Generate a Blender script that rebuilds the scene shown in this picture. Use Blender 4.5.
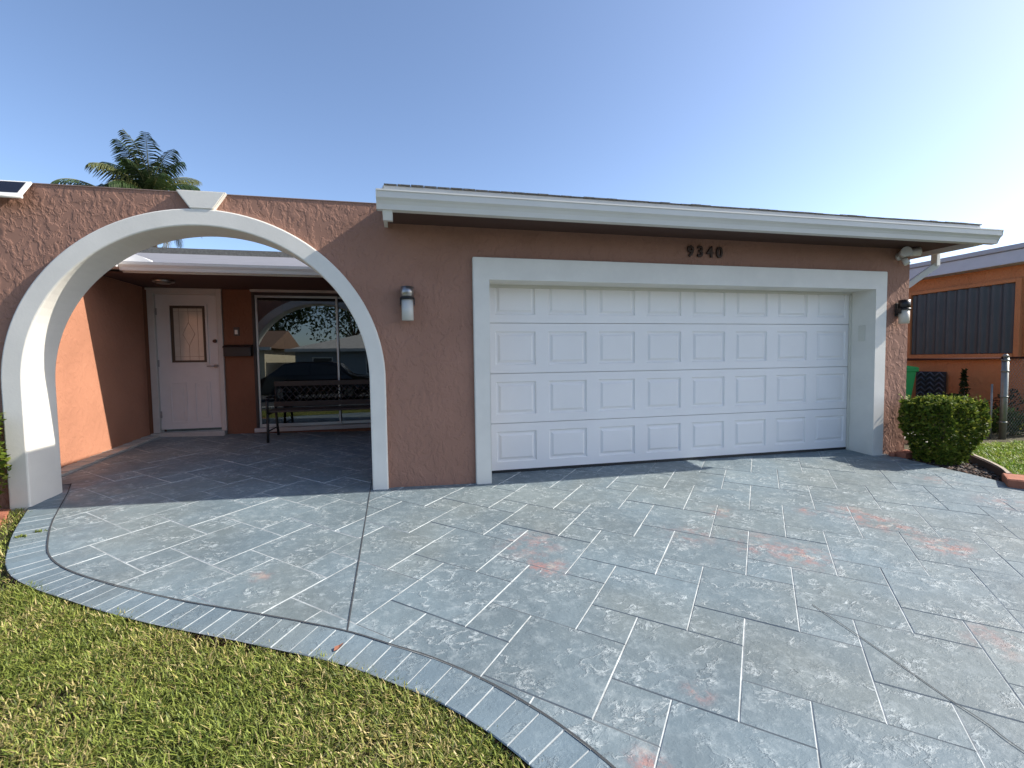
import bpy, bmesh, math, random
import numpy as np
from mathutils import Vector, Matrix
R = math.radians
for o in list(bpy.data.objects): bpy.data.objects.remove(o)
S = bpy.context.scene
COL = S.collection
random.seed(7)
rng = np.random.default_rng(7)

# ------------------------------------------------------------------ camera
cd = bpy.data.cameras.new("camera"); cam = bpy.data.objects.new("camera", cd); COL.objects.link(cam)
cr = Vector((0.97469, -0.22314, -0.01387)); cu = Vector((0.0250, 0.04717, 0.99857)); cf = Vector((0.22216, 0.97365, -0.05155))
m = Matrix((cr, cu, -cf)).transposed().to_4x4(); m.translation = Vector((-0.89728, -4.73474, 1.27893))
cam.matrix_world = m
cd.sensor_width = 36; cd.lens = 465/1024*36; cd.clip_start = .05; cd.clip_end = 2000
S.camera = cam
# ------------------------------------------------------------------ sky, sun, exposure
SUN = Vector((1, -.147, .75)).normalized()
w = bpy.data.worlds.new("World"); S.world = w; w.use_nodes = True
nt = w.node_tree; bg = nt.nodes['Background']
sky = nt.nodes.new('ShaderNodeTexSky'); sky.sky_type = 'NISHITA'; sky.sun_disc = False
sky.sun_elevation = math.asin(SUN.z); sky.sun_rotation = math.atan2(SUN.x, SUN.y)
sky.air_density = .7; sky.dust_density = 1.0; sky.ozone_density = 1.5; sky.altitude = 0
nt.links.new(sky.outputs[0], bg.inputs[0]); bg.inputs[1].default_value = .11
sd = bpy.data.lights.new("sun", 'SUN'); sd.energy = 3.15; sd.angle = R(.5); sd.color = (1, .93, .83)
so = bpy.data.objects.new("sun", sd); COL.objects.link(so); so.rotation_euler = SUN.to_track_quat('Z', 'Y').to_euler()
so.location = (20, -5, 20)
S.view_settings.view_transform = 'Standard'; S.view_settings.look = 'None'
S.view_settings.exposure = 1.3; S.view_settings.gamma = 1
S.render.resolution_x = 1024; S.render.resolution_y = 768

# ------------------------------------------------------------------ materials
MATS = {}
def mat(name, col, rough=.6, metal=0, var=.0, vscale=6, bump=0, bscale=40, spec=.5, detail=4, trans=0, stretch=None):
    if name in MATS: return MATS[name]
    m = bpy.data.materials.new(name); m.use_nodes = True; t = m.node_tree; N = t.nodes; L = t.links
    b = N['Principled BSDF']; b.inputs['Roughness'].default_value = rough; b.inputs['Metallic'].default_value = metal
    b.inputs['Specular IOR Level'].default_value = spec
    c = (*col, 1); b.inputs['Base Color'].default_value = c
    if trans: b.inputs['Transmission Weight'].default_value = trans
    if var or bump:
        tc = N.new('ShaderNodeTexCoord'); src = tc.outputs['Object']
        if stretch:
            mp = N.new('ShaderNodeMapping'); mp.inputs['Scale'].default_value = stretch; L.new(src, mp.inputs[0]); src = mp.outputs[0]
    if var:
        n = N.new('ShaderNodeTexNoise'); n.inputs['Scale'].default_value = vscale; n.inputs['Detail'].default_value = 6; n.inputs['Roughness'].default_value = .65
        L.new(src, n.inputs[0])
        r = N.new('ShaderNodeMapRange'); r.inputs[1].default_value = .25; r.inputs[2].default_value = .75
        r.inputs[3].default_value = 1-var; r.inputs[4].default_value = 1+var; L.new(n.outputs[0], r.inputs[0])
        hs = N.new('ShaderNodeHueSaturation'); hs.inputs['Color'].default_value = c; L.new(r.outputs[0], hs.inputs['Value'])
        L.new(hs.outputs[0], b.inputs['Base Color'])
    if bump:
        n2 = N.new('ShaderNodeTexNoise'); n2.inputs['Scale'].default_value = bscale; n2.inputs['Detail'].default_value = detail
        L.new(src, n2.inputs[0])
        bp = N.new('ShaderNodeBump'); bp.inputs['Strength'].default_value = 1; bp.inputs['Distance'].default_value = bump
        L.new(n2.outputs[0], bp.inputs['Height']); L.new(bp.outputs[0], b.inputs['Normal'])
    MATS[name] = m; return m

def stucco(name, col, rough=.85, amp=.012, var=.1):
    m = bpy.data.materials.new(name); m.use_nodes = True; t = m.node_tree; N = t.nodes; L = t.links
    b = N['Principled BSDF']; b.inputs['Roughness'].default_value = rough; b.inputs['Specular IOR Level'].default_value = .25
    tc = N.new('ShaderNodeTexCoord'); src = tc.outputs['Object']
    # skip-trowel relief: warped voronoi ridges and noise
    wn = N.new('ShaderNodeTexNoise'); wn.inputs['Scale'].default_value = 7; wn.inputs['Detail'].default_value = 4; L.new(src, wn.inputs[0])
    ma = N.new('ShaderNodeVectorMath'); ma.operation = 'MULTIPLY_ADD'; ma.inputs[1].default_value = (.16, .16, .16)
    L.new(wn.outputs['Color'], ma.inputs[0]); L.new(src, ma.inputs[2])
    mp = N.new('ShaderNodeMapping'); mp.inputs['Rotation'].default_value = (0, R(24), 0); mp.inputs['Scale'].default_value = (1, 1, .55); L.new(ma.outputs[0], mp.inputs[0])
    n1 = N.new('ShaderNodeTexNoise'); n1.noise_type = 'RIDGED_MULTIFRACTAL' if hasattr(n1, 'noise_type') else None
    n1.inputs['Scale'].default_value = 9; n1.inputs['Detail'].default_value = 3; n1.inputs['Roughness'].default_value = .5
    L.new(mp.outputs[0], n1.inputs[0])
    n2 = N.new('ShaderNodeTexNoise'); n2.inputs['Scale'].default_value = 19; n2.inputs['Detail'].default_value = 5; L.new(mp.outputs[0], n2.inputs[0])
    r1 = N.new('ShaderNodeMapRange'); r1.interpolation_type = 'SMOOTHSTEP'; r1.inputs[1].default_value = .42; r1.inputs[2].default_value = .62; L.new(n2.outputs[0], r1.inputs[0])
    ad = N.new('ShaderNodeMath'); ad.operation = 'MULTIPLY_ADD'; ad.inputs[1].default_value = .35; L.new(n1.outputs[0], ad.inputs[0]); L.new(r1.outputs[0], ad.inputs[2])
    bp = N.new('ShaderNodeBump'); bp.inputs['Strength'].default_value = .8; bp.inputs['Distance'].default_value = amp
    L.new(ad.outputs[0], bp.inputs['Height']); L.new(bp.outputs[0], b.inputs['Normal'])
    n3 = N.new('ShaderNodeTexNoise'); n3.inputs['Scale'].default_value = 1.7; n3.inputs['Detail'].default_value = 7; L.new(src, n3.inputs[0])
    r = N.new('ShaderNodeMapRange'); r.inputs[1].default_value = .3; r.inputs[2].default_value = .7; r.inputs[3].default_value = 1-var; r.inputs[4].default_value = 1+var
    L.new(n3.outputs[0], r.inputs[0])
    hs = N.new('ShaderNodeHueSaturation'); hs.inputs['Color'].default_value = (*col, 1); L.new(r.outputs[0], hs.inputs['Value']); L.new(hs.outputs[0], b.inputs['Base Color'])
    return m

def attr_mat(name, rough=.6, trans=.0, spec=.3, attr='tint'):
    m = bpy.data.materials.new(name); m.use_nodes = True; t = m.node_tree; N = t.nodes; L = t.links
    b = N['Principled BSDF']; b.inputs['Roughness'].default_value = rough; b.inputs['Specular IOR Level'].default_value = spec
    a = N.new('ShaderNodeAttribute'); a.attribute_name = attr; L.new(a.outputs['Color'], b.inputs['Base Color'])
    if trans:
        tr = N.new('ShaderNodeBsdfTranslucent'); L.new(a.outputs['Color'], tr.inputs[0])
        mx = N.new('ShaderNodeMixShader'); mx.inputs[0].default_value = trans
        L.new(b.outputs[0], mx.inputs[1]); L.new(tr.outputs[0], mx.inputs[2]); L.new(mx.outputs[0], N['Material Output'].inputs[0])
    return m

def slate_mat(name, base, light):
    """stamped concrete: blue-grey with pale release streaks, slate ridges and reddish worn patches"""
    m = bpy.data.materials.new(name); m.use_nodes = True; t = m.node_tree; N = t.nodes; L = t.links
    b = N['Principled BSDF']; b.inputs['Specular IOR Level'].default_value = .45
    tc = N.new('ShaderNodeTexCoord'); P = tc.outputs['Object']
    ta = N.new('ShaderNodeAttribute'); ta.attribute_name = 'tile'      # per-tile offset so the stamp differs from tile to tile
    ad = N.new('ShaderNodeVectorMath'); ad.operation = 'ADD'; L.new(P, ad.inputs[0]); L.new(ta.outputs['Vector'], ad.inputs[1])
    def noise(scale, det, rough, src, typ=None, dist=0):
        n = N.new('ShaderNodeTexNoise'); n.inputs['Scale'].default_value = scale; n.inputs['Detail'].default_value = det; n.inputs['Roughness'].default_value = rough
        n.inputs['Distortion'].default_value = dist
        if typ: n.noise_type = typ
        L.new(src, n.inputs[0]); return n.outputs[0]
    def rngn(src, a, c, d=0, e=1, smooth=True):
        r = N.new('ShaderNodeMapRange'); r.inputs[1].default_value = a; r.inputs[2].default_value = c; r.inputs[3].default_value = d; r.inputs[4].default_value = e
        if smooth: r.interpolation_type = 'SMOOTHSTEP'
        L.new(src, r.inputs[0]); return r.outputs[0]
    def math_(op, a, c):
        n = N.new('ShaderNodeMath'); n.operation = op
        for i, x in enumerate((a, c)):
            if isinstance(x, (int, float)): n.inputs[i].default_value = x
            else: L.new(x, n.inputs[i])
        return n.outputs[0]
    def mix(f, A, B):
        n = N.new('ShaderNodeMix'); n.data_type = 'RGBA'
        if isinstance(f, (int, float)): n.inputs[0].default_value = f
        else: L.new(f, n.inputs[0])
        for i, x in ((6, A), (7, B)):
            if isinstance(x, tuple): n.inputs[i].default_value = (*x, 1)
            else: L.new(x, n.inputs[i])
        return n.outputs[2]
    warp = noise(2.2, 3, .5, ad.outputs[0])
    big = noise(1.1, 5, .6, P)
    tone = mix(rngn(big, .35, .65), tuple(x*.86 for x in base), tuple(x*1.12 for x in base))
    hue = mix(rngn(noise(.8, 3, .5, P), .42, .62), tone, mix(.35, tone, (.19, .205, .18)))
    mott = noise(14, 6, .7, ad.outputs[0])
    col = mix(math_('MULTIPLY', rngn(mott, .46, .76), .26), hue, light)
    # pale veins where the stamp ridges are rubbed
    sm = N.new('ShaderNodeMapping'); sm.inputs['Rotation'].default_value = (0, 0, R(-35)); sm.inputs['Scale'].default_value = (1, 1.7, 1); L.new(ad.outputs[0], sm.inputs[0])
    ve = noise(6.2, 7, .62, sm.outputs[0], None, .45)
    vein = math_('SUBTRACT', 1.0, rngn(math_('ABSOLUTE', math_('SUBTRACT', ve, .5), 0), 0, .05))
    patch = rngn(noise(5.2, 3, .5, ad.outputs[0]), .45, .62)
    brk = rngn(noise(26, 4, .7, ad.outputs[0]), .38, .66)
    vf = math_('MULTIPLY', math_('MULTIPLY', vein, patch), brk)
    col = mix(math_('MULTIPLY', vf, .72), col, light)
    spk = rngn(noise(60, 3, .6, ad.outputs[0]), .66, .74)
    col = mix(math_('MULTIPLY', spk, .35), col, light)
    # worn patches showing the old terracotta and buff colour
    red = None
    for (x, y, rad, amt) in STAINS:
        d = N.new('ShaderNodeVectorMath'); d.operation = 'DISTANCE'; d.inputs[1].default_value = (x, y, 0.047*y); L.new(P, d.inputs[0])
        f = math_('MULTIPLY', rngn(d.outputs['Value'], rad, 0), amt)
        red = f if red is None else math_('MAXIMUM', red, f)
    rn = rngn(noise(9, 7, .75, P), .44, .66)
    col = mix(math_('MULTIPLY', red, rn), col, (.34, .15, .125))
    rn2 = rngn(noise(9, 6, .7, ad.outputs[0]), .52, .7)
    col = mix(math_('MULTIPLY', math_('MULTIPLY', red, rn2), .7), col, (.48, .40, .33))
    tm = N.new('ShaderNodeMix'); tm.data_type = 'RGBA'; tm.blend_type = 'MULTIPLY'; tm.inputs[0].default_value = 1
    L.new(col, tm.inputs[6]); tt = N.new('ShaderNodeAttribute'); tt.attribute_name = 'tint'; L.new(tt.outputs['Color'], tm.inputs[7])
    L.new(tm.outputs[2], b.inputs['Base Color'])
    rg = rngn(noise(5, 5, .6, P), .3, .7, .48, .72); L.new(rg, b.inputs['Roughness'])
    # slate relief: terraces + ridges
    te = noise(4.2, 7, .6, sm.outputs[0], None, .25)
    st = math_('MULTIPLY', te, 6); fr = math_('SUBTRACT', st, math_('FLOOR', st, 0)); edge = rngn(fr, 0, .3)
    ter = math_('ADD', math_('FLOOR', st, 0), edge)
    h = math_('ADD', math_('MULTIPLY', ter, .17), math_('MULTIPLY', noise(30, 6, .65, ad.outputs[0]), .55))
    h = math_('ADD', h, math_('MULTIPLY', vein, math_('MULTIPLY', patch, .45)))
    bp = N.new('ShaderNodeBump'); bp.inputs['Strength'].default_value = .75; bp.inputs['Distance'].default_value = .0075
    L.new(h, bp.inputs['Height']); L.new(bp.outputs[0], b.inputs['Normal'])
    return m
STAINS = [(-0.03, -1.85, 0.22, 0.9), (-0.04, -1.52, 0.35, 0.5), (2.81, -1.71, 0.3, 1.0), (2.84, -1.89, 0.22, 1.0), (2.81, -1.53, 0.25, 0.7), (2.86, -2.22, 0.28, 0.95), (1.74, -1.27, 0.2, 0.8), (2.48, -1.43, 0.15, 0.9), (1.74, -2.1, 0.32, 0.75), (1.58, -1.9, 0.35, 0.6), (0.28, -3.05, 0.1, 0.7), (-0.1, -3.31, 0.12, 0.8), (4.52, -1.0, 0.25, 0.5), (4.37, -1.68, 0.3, 0.6), (-1.81, -1.61, 0.12, 0.7), (1.19, -1.63, 0.3, 0.4), (1.95, -3.09, 0.3, 0.35)]

white = mat('white_trim_paint', (.73, .70, .63), .55, var=.08, vscale=2.2, bump=.0006, bscale=60)
doorw = mat('white_garage_paint', (.83, .80, .77), .45, var=.035, vscale=1.3, bump=.006, bscale=1.6, detail=2)
cream = mat('cream_white_paint', (.62, .60, .52), .55, var=.06, vscale=3)
guttm = mat('gutter_enamel', (.63, .62, .575), .38, var=.05, vscale=2)
brown = stucco('brown_stucco', (.317, .174, .125), amp=.0062)
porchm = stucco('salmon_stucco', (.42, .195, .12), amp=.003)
porchb = stucco('shade_darkened_stucco', (.19, .085, .048), amp=.003)  # porch stucco darkened: the porch's shade is put into the colour
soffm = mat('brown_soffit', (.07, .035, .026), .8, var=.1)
orange = stucco('orange_stucco', (.50, .20, .085), amp=.006)
black = mat('black_metal', (.014, .014, .015), .4)
steel = mat('brushed_metal', (.34, .33, .32), .32, .9)
frost = mat('frosted_glass', (.55, .54, .50), .25)
alum = mat('aluminium_frame', (.45, .45, .44), .35, .8)
shing = mat('roof_shingle', (.085, .085, .08), .9, var=.4, vscale=25, bump=.01, bscale=60)
wroof = mat('white_roof', (.78, .77, .74), .6, var=.08, vscale=4)
terra = mat('terracotta_brick', (.36, .13, .075), .85, var=.25, vscale=9, bump=.006, bscale=35)
soil = mat('soil', (.06, .042, .028), .95, var=.4, vscale=12, bump=.03, bscale=25)
brownside = mat('brown_slab_edge', (.12, .05, .035), .9, var=.3, vscale=8, bump=.006, bscale=40)
conc = mat('concrete', (.40, .385, .35), .85, var=.15, vscale=6, bump=.004, bscale=80)
jdark = mat('joint_groove', (.045, .05, .055), .9)
slate = slate_mat('stamped_slate_concrete', (.136, .180, .202), (.50, .56, .57))
brickm = slate_mat('stamped_border_concrete', (.130, .178, .208), (.28, .34, .36))
jlight = mat('chalky_joint', (.34, .37, .375), .9, var=.45, vscale=9)
jmid = mat('grey_joint', (.19, .215, .22), .9, var=.2, vscale=20)
leafm = attr_mat('leaf', .6, .3, .15); grassm = attr_mat('grass_blade', .5, .3); palmm = attr_mat('palm_leaflet', .4, .15)
bark = mat('bark', (.16, .12, .085), .9, var=.3, vscale=8, bump=.02, bscale=20)
wood = mat('bench_wood', (.035, .02, .012), .55, var=.25, vscale=10)

# ------------------------------------------------------------------ builders
def link(name, me, mats, parent=None):
    o = bpy.data.objects.new(name, me); COL.objects.link(o)
    for mm in (mats if isinstance(mats, (list, tuple)) else [mats]): me.materials.append(mm)
    if parent: o.parent = parent
    return o
def obj(name, bm, mats, parent=None, smooth=False):
    bmesh.ops.recalc_face_normals(bm, faces=bm.faces)
    me = bpy.data.meshes.new(name); bm.to_mesh(me); bm.free()
    if smooth:
        for p in me.polygons: p.use_smooth = True
    return link(name, me, mats, parent)
def tag(o, label=None, cat=None, group=None, kind=None):
    if label: o['label'] = label
    if cat: o['category'] = cat
    if group: o['group'] = group
    if kind: o['kind'] = kind
    return o
def thing(name, label, cat, loc=(0, 0, 0), rz=0, group=None):
    o = bpy.data.objects.new(name, None); COL.objects.link(o); o.location = loc; o.rotation_euler = (0, 0, rz); o.empty_display_size = .1
    return tag(o, label, cat, group)
def child(parent, o):
    """parent keeping world coordinates (the mesh was written in world space)"""
    o.parent = parent; o.matrix_parent_inverse = Matrix.LocRotScale(parent.location, parent.rotation_euler, None).inverted(); return o
def wobj(name, bm, mats, parent, smooth=False): return child(parent, obj(name, bm, mats, None, smooth))
def box(bm, x0, x1, y0, y1, z0, z1, bev=0, mi=0, M=None):
    r = bmesh.ops.create_cube(bm, size=1); vs = r['verts']
    for v in vs:
        v.co = Vector(((x0+x1)/2+v.co.x*(x1-x0), (y0+y1)/2+v.co.y*(y1-y0), (z0+z1)/2+v.co.z*(z1-z0)))
    if bev:
        es = list({e for v in vs for e in v.link_edges})
        rr = bmesh.ops.bevel(bm, geom=es, offset=bev, segments=2, affect='EDGES', profile=.5)
        vs = list({v for f in rr['faces'] for v in f.verts})
    if M is not None:
        for v in vs: v.co = M @ v.co
    for f in {f for v in vs for f in v.link_faces}: f.material_index = mi
    return vs
def cyl(bm, p0, p1, r0, r1=None, n=16, mi=0, cap=True):
    p0, p1 = Vector(p0), Vector(p1); r1 = r0 if r1 is None else r1
    d = p1-p0; q = d.to_track_quat('Z', 'Y').to_matrix()
    A = [bm.verts.new(p0+q@Vector((math.cos(2*math.pi*i/n)*r0, math.sin(2*math.pi*i/n)*r0, 0))) for i in range(n)]
    B = [bm.verts.new(p1+q@Vector((math.cos(2*math.pi*i/n)*r1, math.sin(2*math.pi*i/n)*r1, 0))) for i in range(n)]
    fs = [bm.faces.new((A[i], A[(i+1) % n], B[(i+1) % n], B[i])) for i in range(n)]
    for f in fs: f.smooth = True
    if cap: fs += [bm.faces.new(A[::-1]), bm.faces.new(B)]
    for f in fs: f.material_index = mi
def tube(bm, pts, rad, n=8, mi=0):
    for a, b in zip(pts[:-1], pts[1:]): cyl(bm, a, b, rad, rad, n, mi)
def prism(bm, prof, axis, a, b, mi=0):
    """extrude the closed 2-D profile along an axis ('x': profile is y,z; 'y': x,z; 'z': x,y)"""
    def P(p, t): return {'x': (t, p[0], p[1]), 'y': (p[0], t, p[1]), 'z': (p[0], p[1], t)}[axis]
    A = [bm.verts.new(P(p, a)) for p in prof]; B = [bm.verts.new(P(p, b)) for p in prof]; n = len(prof)
    fs = [bm.faces.new(A), bm.faces.new(B[::-1])]+[bm.faces.new((A[i], B[i], B[(i+1) % n], A[(i+1) % n])) for i in range(n)]
    for f in fs: f.material_index = mi
def np_mesh(name, V, F, cols=None, attr='tint'):
    """V (n,3), F (m,k) ; cols per vertex"""
    me = bpy.data.meshes.new(name); V = np.asarray(V, np.float32); F = np.asarray(F, np.int32)
    me.vertices.add(len(V)); me.vertices.foreach_set('co', V.ravel())
    k = F.shape[1]; me.loops.add(F.size); me.loops.foreach_set('vertex_index', F.ravel())
    me.polygons.add(len(F)); me.polygons.foreach_set('loop_start', np.arange(0, F.size, k, dtype=np.int32))
    me.update(calc_edges=True)
    if cols is not None:
        a = me.attributes.new(attr, 'FLOAT_COLOR', 'POINT')
        c = np.ones((len(V), 4), np.float32); c[:, :3] = cols; a.data.foreach_set('color', c.ravel())
    return me

# ------------------------------------------------------------------ terrain
def zg(x, y):
    s = .047*max(min(y, 3.2), -8.5)
    t = .024*max(0, min(-x, 5))*max(0, min(1, 1+y/6))
    r = -.012*max(0, min(x-5.2, 4))
    return s+t+r
bm = bmesh.new()
xs = [-600, -120, -40, -20, -12]+[-8+i*.5 for i in range(37)]+[14, 20, 40, 120, 600]
ys = [-600, -120, -40, -20, -12, -9]+[-8.5+i*.5 for i in range(28)]+[6, 8, 12, 20, 60, 600]
gv = [[bm.verts.new((x, y, zg(x, y)-.058)) for x in xs] for y in ys]
for j in range(len(ys)-1):
    for i in range(len(xs)-1): bm.faces.new((gv[j][i], gv[j][i+1], gv[j+1][i+1], gv[j+1][i]))
gm = mat('lawn_ground', (.075, .066, .03), .95, var=.5, vscale=5, bump=.05, bscale=30)
tag(obj('ground', bm, gm), kind='structure')

# driveway outline (metres; facade at y = 0)
OUT = [(-4.30, .42), (-4.13, .10), (-4.02, -.071), (-3.761, -.61), (-3.51, -1.043), (-3.386, -1.217), (-3.263, -1.349), (-3.05, -1.514), (-2.809, -1.67), (-2.538, -1.842), (-2.224, -2.021), (-1.977, -2.146), (-1.782, -2.241), (-1.557, -2.359), (-1.291, -2.499), (-1.109, -2.616), (-.976, -2.719), (-.842, -2.822), (-.681, -2.981), (-.571, -3.121), (-.494, -3.239), (-.42, -3.40), (-.34, -3.70), (-.30, -4.1), (-.28, -5), (-.28, -8.6)]
INN = [(-4.12, .62), (-3.96, .30), (-3.825, .003), (-3.607, -.472), (-3.365, -.905), (-3.203, -1.126), (-2.974, -1.334), (-2.606, -1.576), (-2.194, -1.809), (-1.925, -1.942), (-1.54, -2.13), (-1.218, -2.303), (-1.004, -2.451), (-.811, -2.586), (-.594, -2.782), (-.405, -3.0), (-.287, -3.175), (-.221, -3.296), (-.13, -3.5), (-.07, -3.8), (-.04, -4.2), (-.03, -5), (-.03, -8.6)]
def resample(poly, step):
    P = [Vector(p) for p in poly]
    # Catmull-Rom densify
    D = []
    for i in range(len(P)-1):
        a, b, c, d = P[max(i-1, 0)], P[i], P[i+1], P[min(i+2, len(P)-1)]
        for k in range(10):
            t = k/10; D.append(.5*((2*b)+(c-a)*t+(2*a-5*b+4*c-d)*t*t+(3*b-a-3*c+d)*t**3))
    D.append(P[-1]); s = [0]
    for a, b in zip(D[:-1], D[1:]): s.append(s[-1]+(b-a).length)
    n = max(2, int(round(s[-1]/step))); res = []; j = 0
    for k in range(n+1):
        t = s[-1]*k/n
        while j < len(s)-2 and s[j+1] < t: j += 1
        u = (t-s[j])/max(s[j+1]-s[j], 1e-9); res.append(D[j].lerp(D[j+1], u))
    return res
innS = resample(INN, .08)
RX = 4.86
FIELD = [Vector(p) for p in innS] + [Vector((RX, -8.6)), Vector((RX, -1.0)), Vector((RX, .36)), Vector((-1.05, .36)), Vector((-1.05, 3.05)), Vector((-4.56, 3.05)), Vector((-4.56, .62))]
def clip(subject, tile):
    """Sutherland-Hodgman: subject polygon (any) by a convex ccw tile"""
    outp = subject
    for i in range(len(tile)):
        a, b = tile[i], tile[(i+1) % len(tile)]; e = b-a; inp = outp; outp = []
        if not inp: break
        side = lambda p: e.x*(p.y-a.y)-e.y*(p.x-a.x)
        for k in range(len(inp)):
            p, q = inp[k], inp[(k+1) % len(inp)]; sp, sq = side(p), side(q)
            if sp >= 0: outp.append(p)
            if (sp >= 0) != (sq >= 0): outp.append(p.lerp(q, sp/(sp-sq)))
    return outp
ANG = R(40.976); DA = Vector((math.sin(ANG), math.cos(ANG))); DB = Vector((DA.y, -DA.x)); q_, p_ = .2588, .511
O0 = Vector((.0161, -1.2493)); U_ = DA*q_+DB*p_; V_ = DA*p_-DB*q_
class Paving:
    def __init__(s): s.V = []; s.F = []; s.MI = []; s.off = []; s.tint = []
    def tile(s, poly, groove=.007, depth=.007, edge_mi=None):
        """one stamped unit: flat top and bevelled skirts down to the joint; returns nothing"""
        # clean
        P = []
        for p in poly:
            if not P or (p-P[-1]).length > .004: P.append(p)
        while len(P) > 2 and (P[0]-P[-1]).length <= .004: P.pop()
        if len(P) < 3: return
        A = sum(P[i].x*P[(i+1) % len(P)].y-P[(i+1) % len(P)].x*P[i].y for i in range(len(P)))/2
        if abs(A) < .0003: return
        if A < 0: P.reverse()
        n = len(P); I = []
        for i in range(n):
            a, b, c = P[i-1], P[i], P[(i+1) % n]
            d1 = (b-a).normalized(); d2 = (c-b).normalized(); n1 = Vector((-d1.y, d1.x)); n2 = Vector((-d2.y, d2.x))
            k = n1+n2; k = k/max(k.length_squared/2, .6)
            I.append(b+k*groove)
        A2 = sum(I[i].x*I[(i+1) % n].y-I[(i+1) % n].x*I[i].y for i in range(n))/2
        if A2 < .0001: return
        o = len(s.V); ctr = sum(P, Vector((0, 0)))/n
        dz = random.uniform(-.0015, .0015); tx, ty = random.uniform(-.003, .003), random.uniform(-.003, .003)
        t = random.uniform(.93, 1.07); hue = random.uniform(-.012, .012); tint = (t*(1+hue), t, t*(1-hue)); off = (random.uniform(-50, 50), random.uniform(-50, 50), random.uniform(-50, 50))
        for p in I: s.V.append((p.x, p.y, zg(p.x, p.y)+dz+tx*(p.x-ctr.x)+ty*(p.y-ctr.y)))
        for p in P: s.V.append((p.x, p.y, zg(p.x, p.y)-depth))
        s.off += [off]*(2*n); s.tint += [tint]*(2*n)
        s.F.append(tuple(range(o, o+n))); s.MI.append(0)
        for i in range(n):
            j = (i+1) % n; d = (P[j]-P[i]).normalized()
            s.F.append((o+n+i, o+n+j, o+j, o+i)); s.MI.append(edge_mi(d) if edge_mi else 1)
    def build(s, name, mats):
        me = bpy.data.meshes.new(name); me.from_pydata(s.V, [], s.F); me.polygons.foreach_set('material_index', s.MI)
        a = me.attributes.new('tile', 'FLOAT_VECTOR', 'POINT'); a.data.foreach_set('vector', np.array(s.off, np.float32).ravel())
        a = me.attributes.new('tint', 'FLOAT_COLOR', 'POINT'); c = np.ones((len(s.V), 4), np.float32); c[:, :3] = s.tint; a.data.foreach_set('color', c.ravel())
        return link(name, me, mats)
pav = Paving()
emi = lambda d: 1 if abs(d.dot(DA)) > .985 else 2
for i in range(-16, 20):
    for j in range(-22, 14):
        T = O0+U_*i+V_*j
        if not (-6 < T.x < 6.5 and -9.5 < T.y < 4.5): continue
        for (a0, a1, b0, b1) in ((-p_, 0, 0, p_), (-p_-q_, -p_, 0, q_)):
            sq = [T+DA*a0+DB*b0, T+DA*a0+DB*b1, T+DA*a1+DB*b1, T+DA*a1+DB*b0]
            ar = sum(sq[k].x*sq[(k+1) % 4].y-sq[(k+1) % 4].x*sq[k].y for k in range(4))
            if ar < 0: sq.reverse()
            c = clip(list(FIELD), sq)
            if c: pav.tile(c, .0048, .004 if T.x > -.9 else .0022, emi if T.x > -.9+random.uniform(-.25, .25) else (lambda d: 1))
# soldier-course border along the curved edge
so_ = resample(OUT, .106); si_ = resample(INN, .106)
n = len(so_)
Dn = resample(INN, .004)
def nearest_on_inner(k):
    t = k/(n-1)
    return Dn[int(round(t*(len(Dn)-1)))]
brd = Paving()
pts = []
for k in range(n):
    o = so_[k]; i0 = min(range(len(Dn)), key=lambda t: (Dn[t]-o).length_squared); pts.append((o, i0))
run = 0; inn_i = []
for o, i0 in pts: run = max(run+1, i0) if inn_i else i0; inn_i.append(min(run, len(Dn)-1))
w_ = np.convolve(np.pad(np.array(inn_i, float), 4, mode='edge'), np.ones(9)/9, mode='valid')
for k in range(n-1):
    a, b = so_[k], so_[k+1]; c, d = Dn[int(w_[k+1])], Dn[int(w_[k])]
    brd.tile([a, b, c, d], .0034, .0035, lambda d_: 1)
k = .36
while k > -8.6:                                            # right-hand edge course
    brd.tile([Vector((RX, k)), Vector((RX, k-.106)), Vector((RX+.26, k-.106)), Vector((RX+.26, k))], .0034, .0035, lambda d_: 1); k -= .106
tag(pav.build('driveway', [slate, jlight, jmid]), kind='structure')
tag(brd.build('driveway_border', [brickm, mat('pale_border_joint', (.30, .33, .34), .9, var=.25, vscale=30)]), kind='structure')
bedm = bmesh.new()                                         # mortar bed under the stamped units
for i in range(-10, 12):
    for j in range(-18, 8):
        c = clip(list(FIELD), [Vector((i*.5, j*.5)), Vector((i*.5+.5, j*.5)), Vector((i*.5+.5, j*.5+.5)), Vector((i*.5, j*.5+.5))])
        if len(c) > 2 and abs(sum(c[k].x*c[(k+1) % len(c)].y-c[(k+1) % len(c)].x*c[k].y for k in range(len(c)))) > 1e-4:
            try: bedm.faces.new([bedm.verts.new((p.x, p.y, zg(p.x, p.y)-.0075)) for p in c])
            except ValueError: pass
bedm.faces.new([bedm.verts.new((x, y, zg(x, y)-.0095)) for x, y in ((-4.56, .25), (-3.98, .25), (-3.98, .75), (-4.56, .75))])
tag(obj('driveway_base', bedm, mat('plain_slab', (.13, .17, .19), .85, var=.2, vscale=9)), kind='structure')
bm = bmesh.new()
for k in range(12):
    y0 = .35+k*.22; box(bm, -4.56, -4.37, y0, y0+.2195, zg(-4.45, y0+.1)-.05, zg(-4.45, y0+.1)+.022, .003)
tag(obj('sunlit_floor_strip', bm, conc), kind='structure')  # pale concrete strip added to stand for the sunlit floor along the wall
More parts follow.
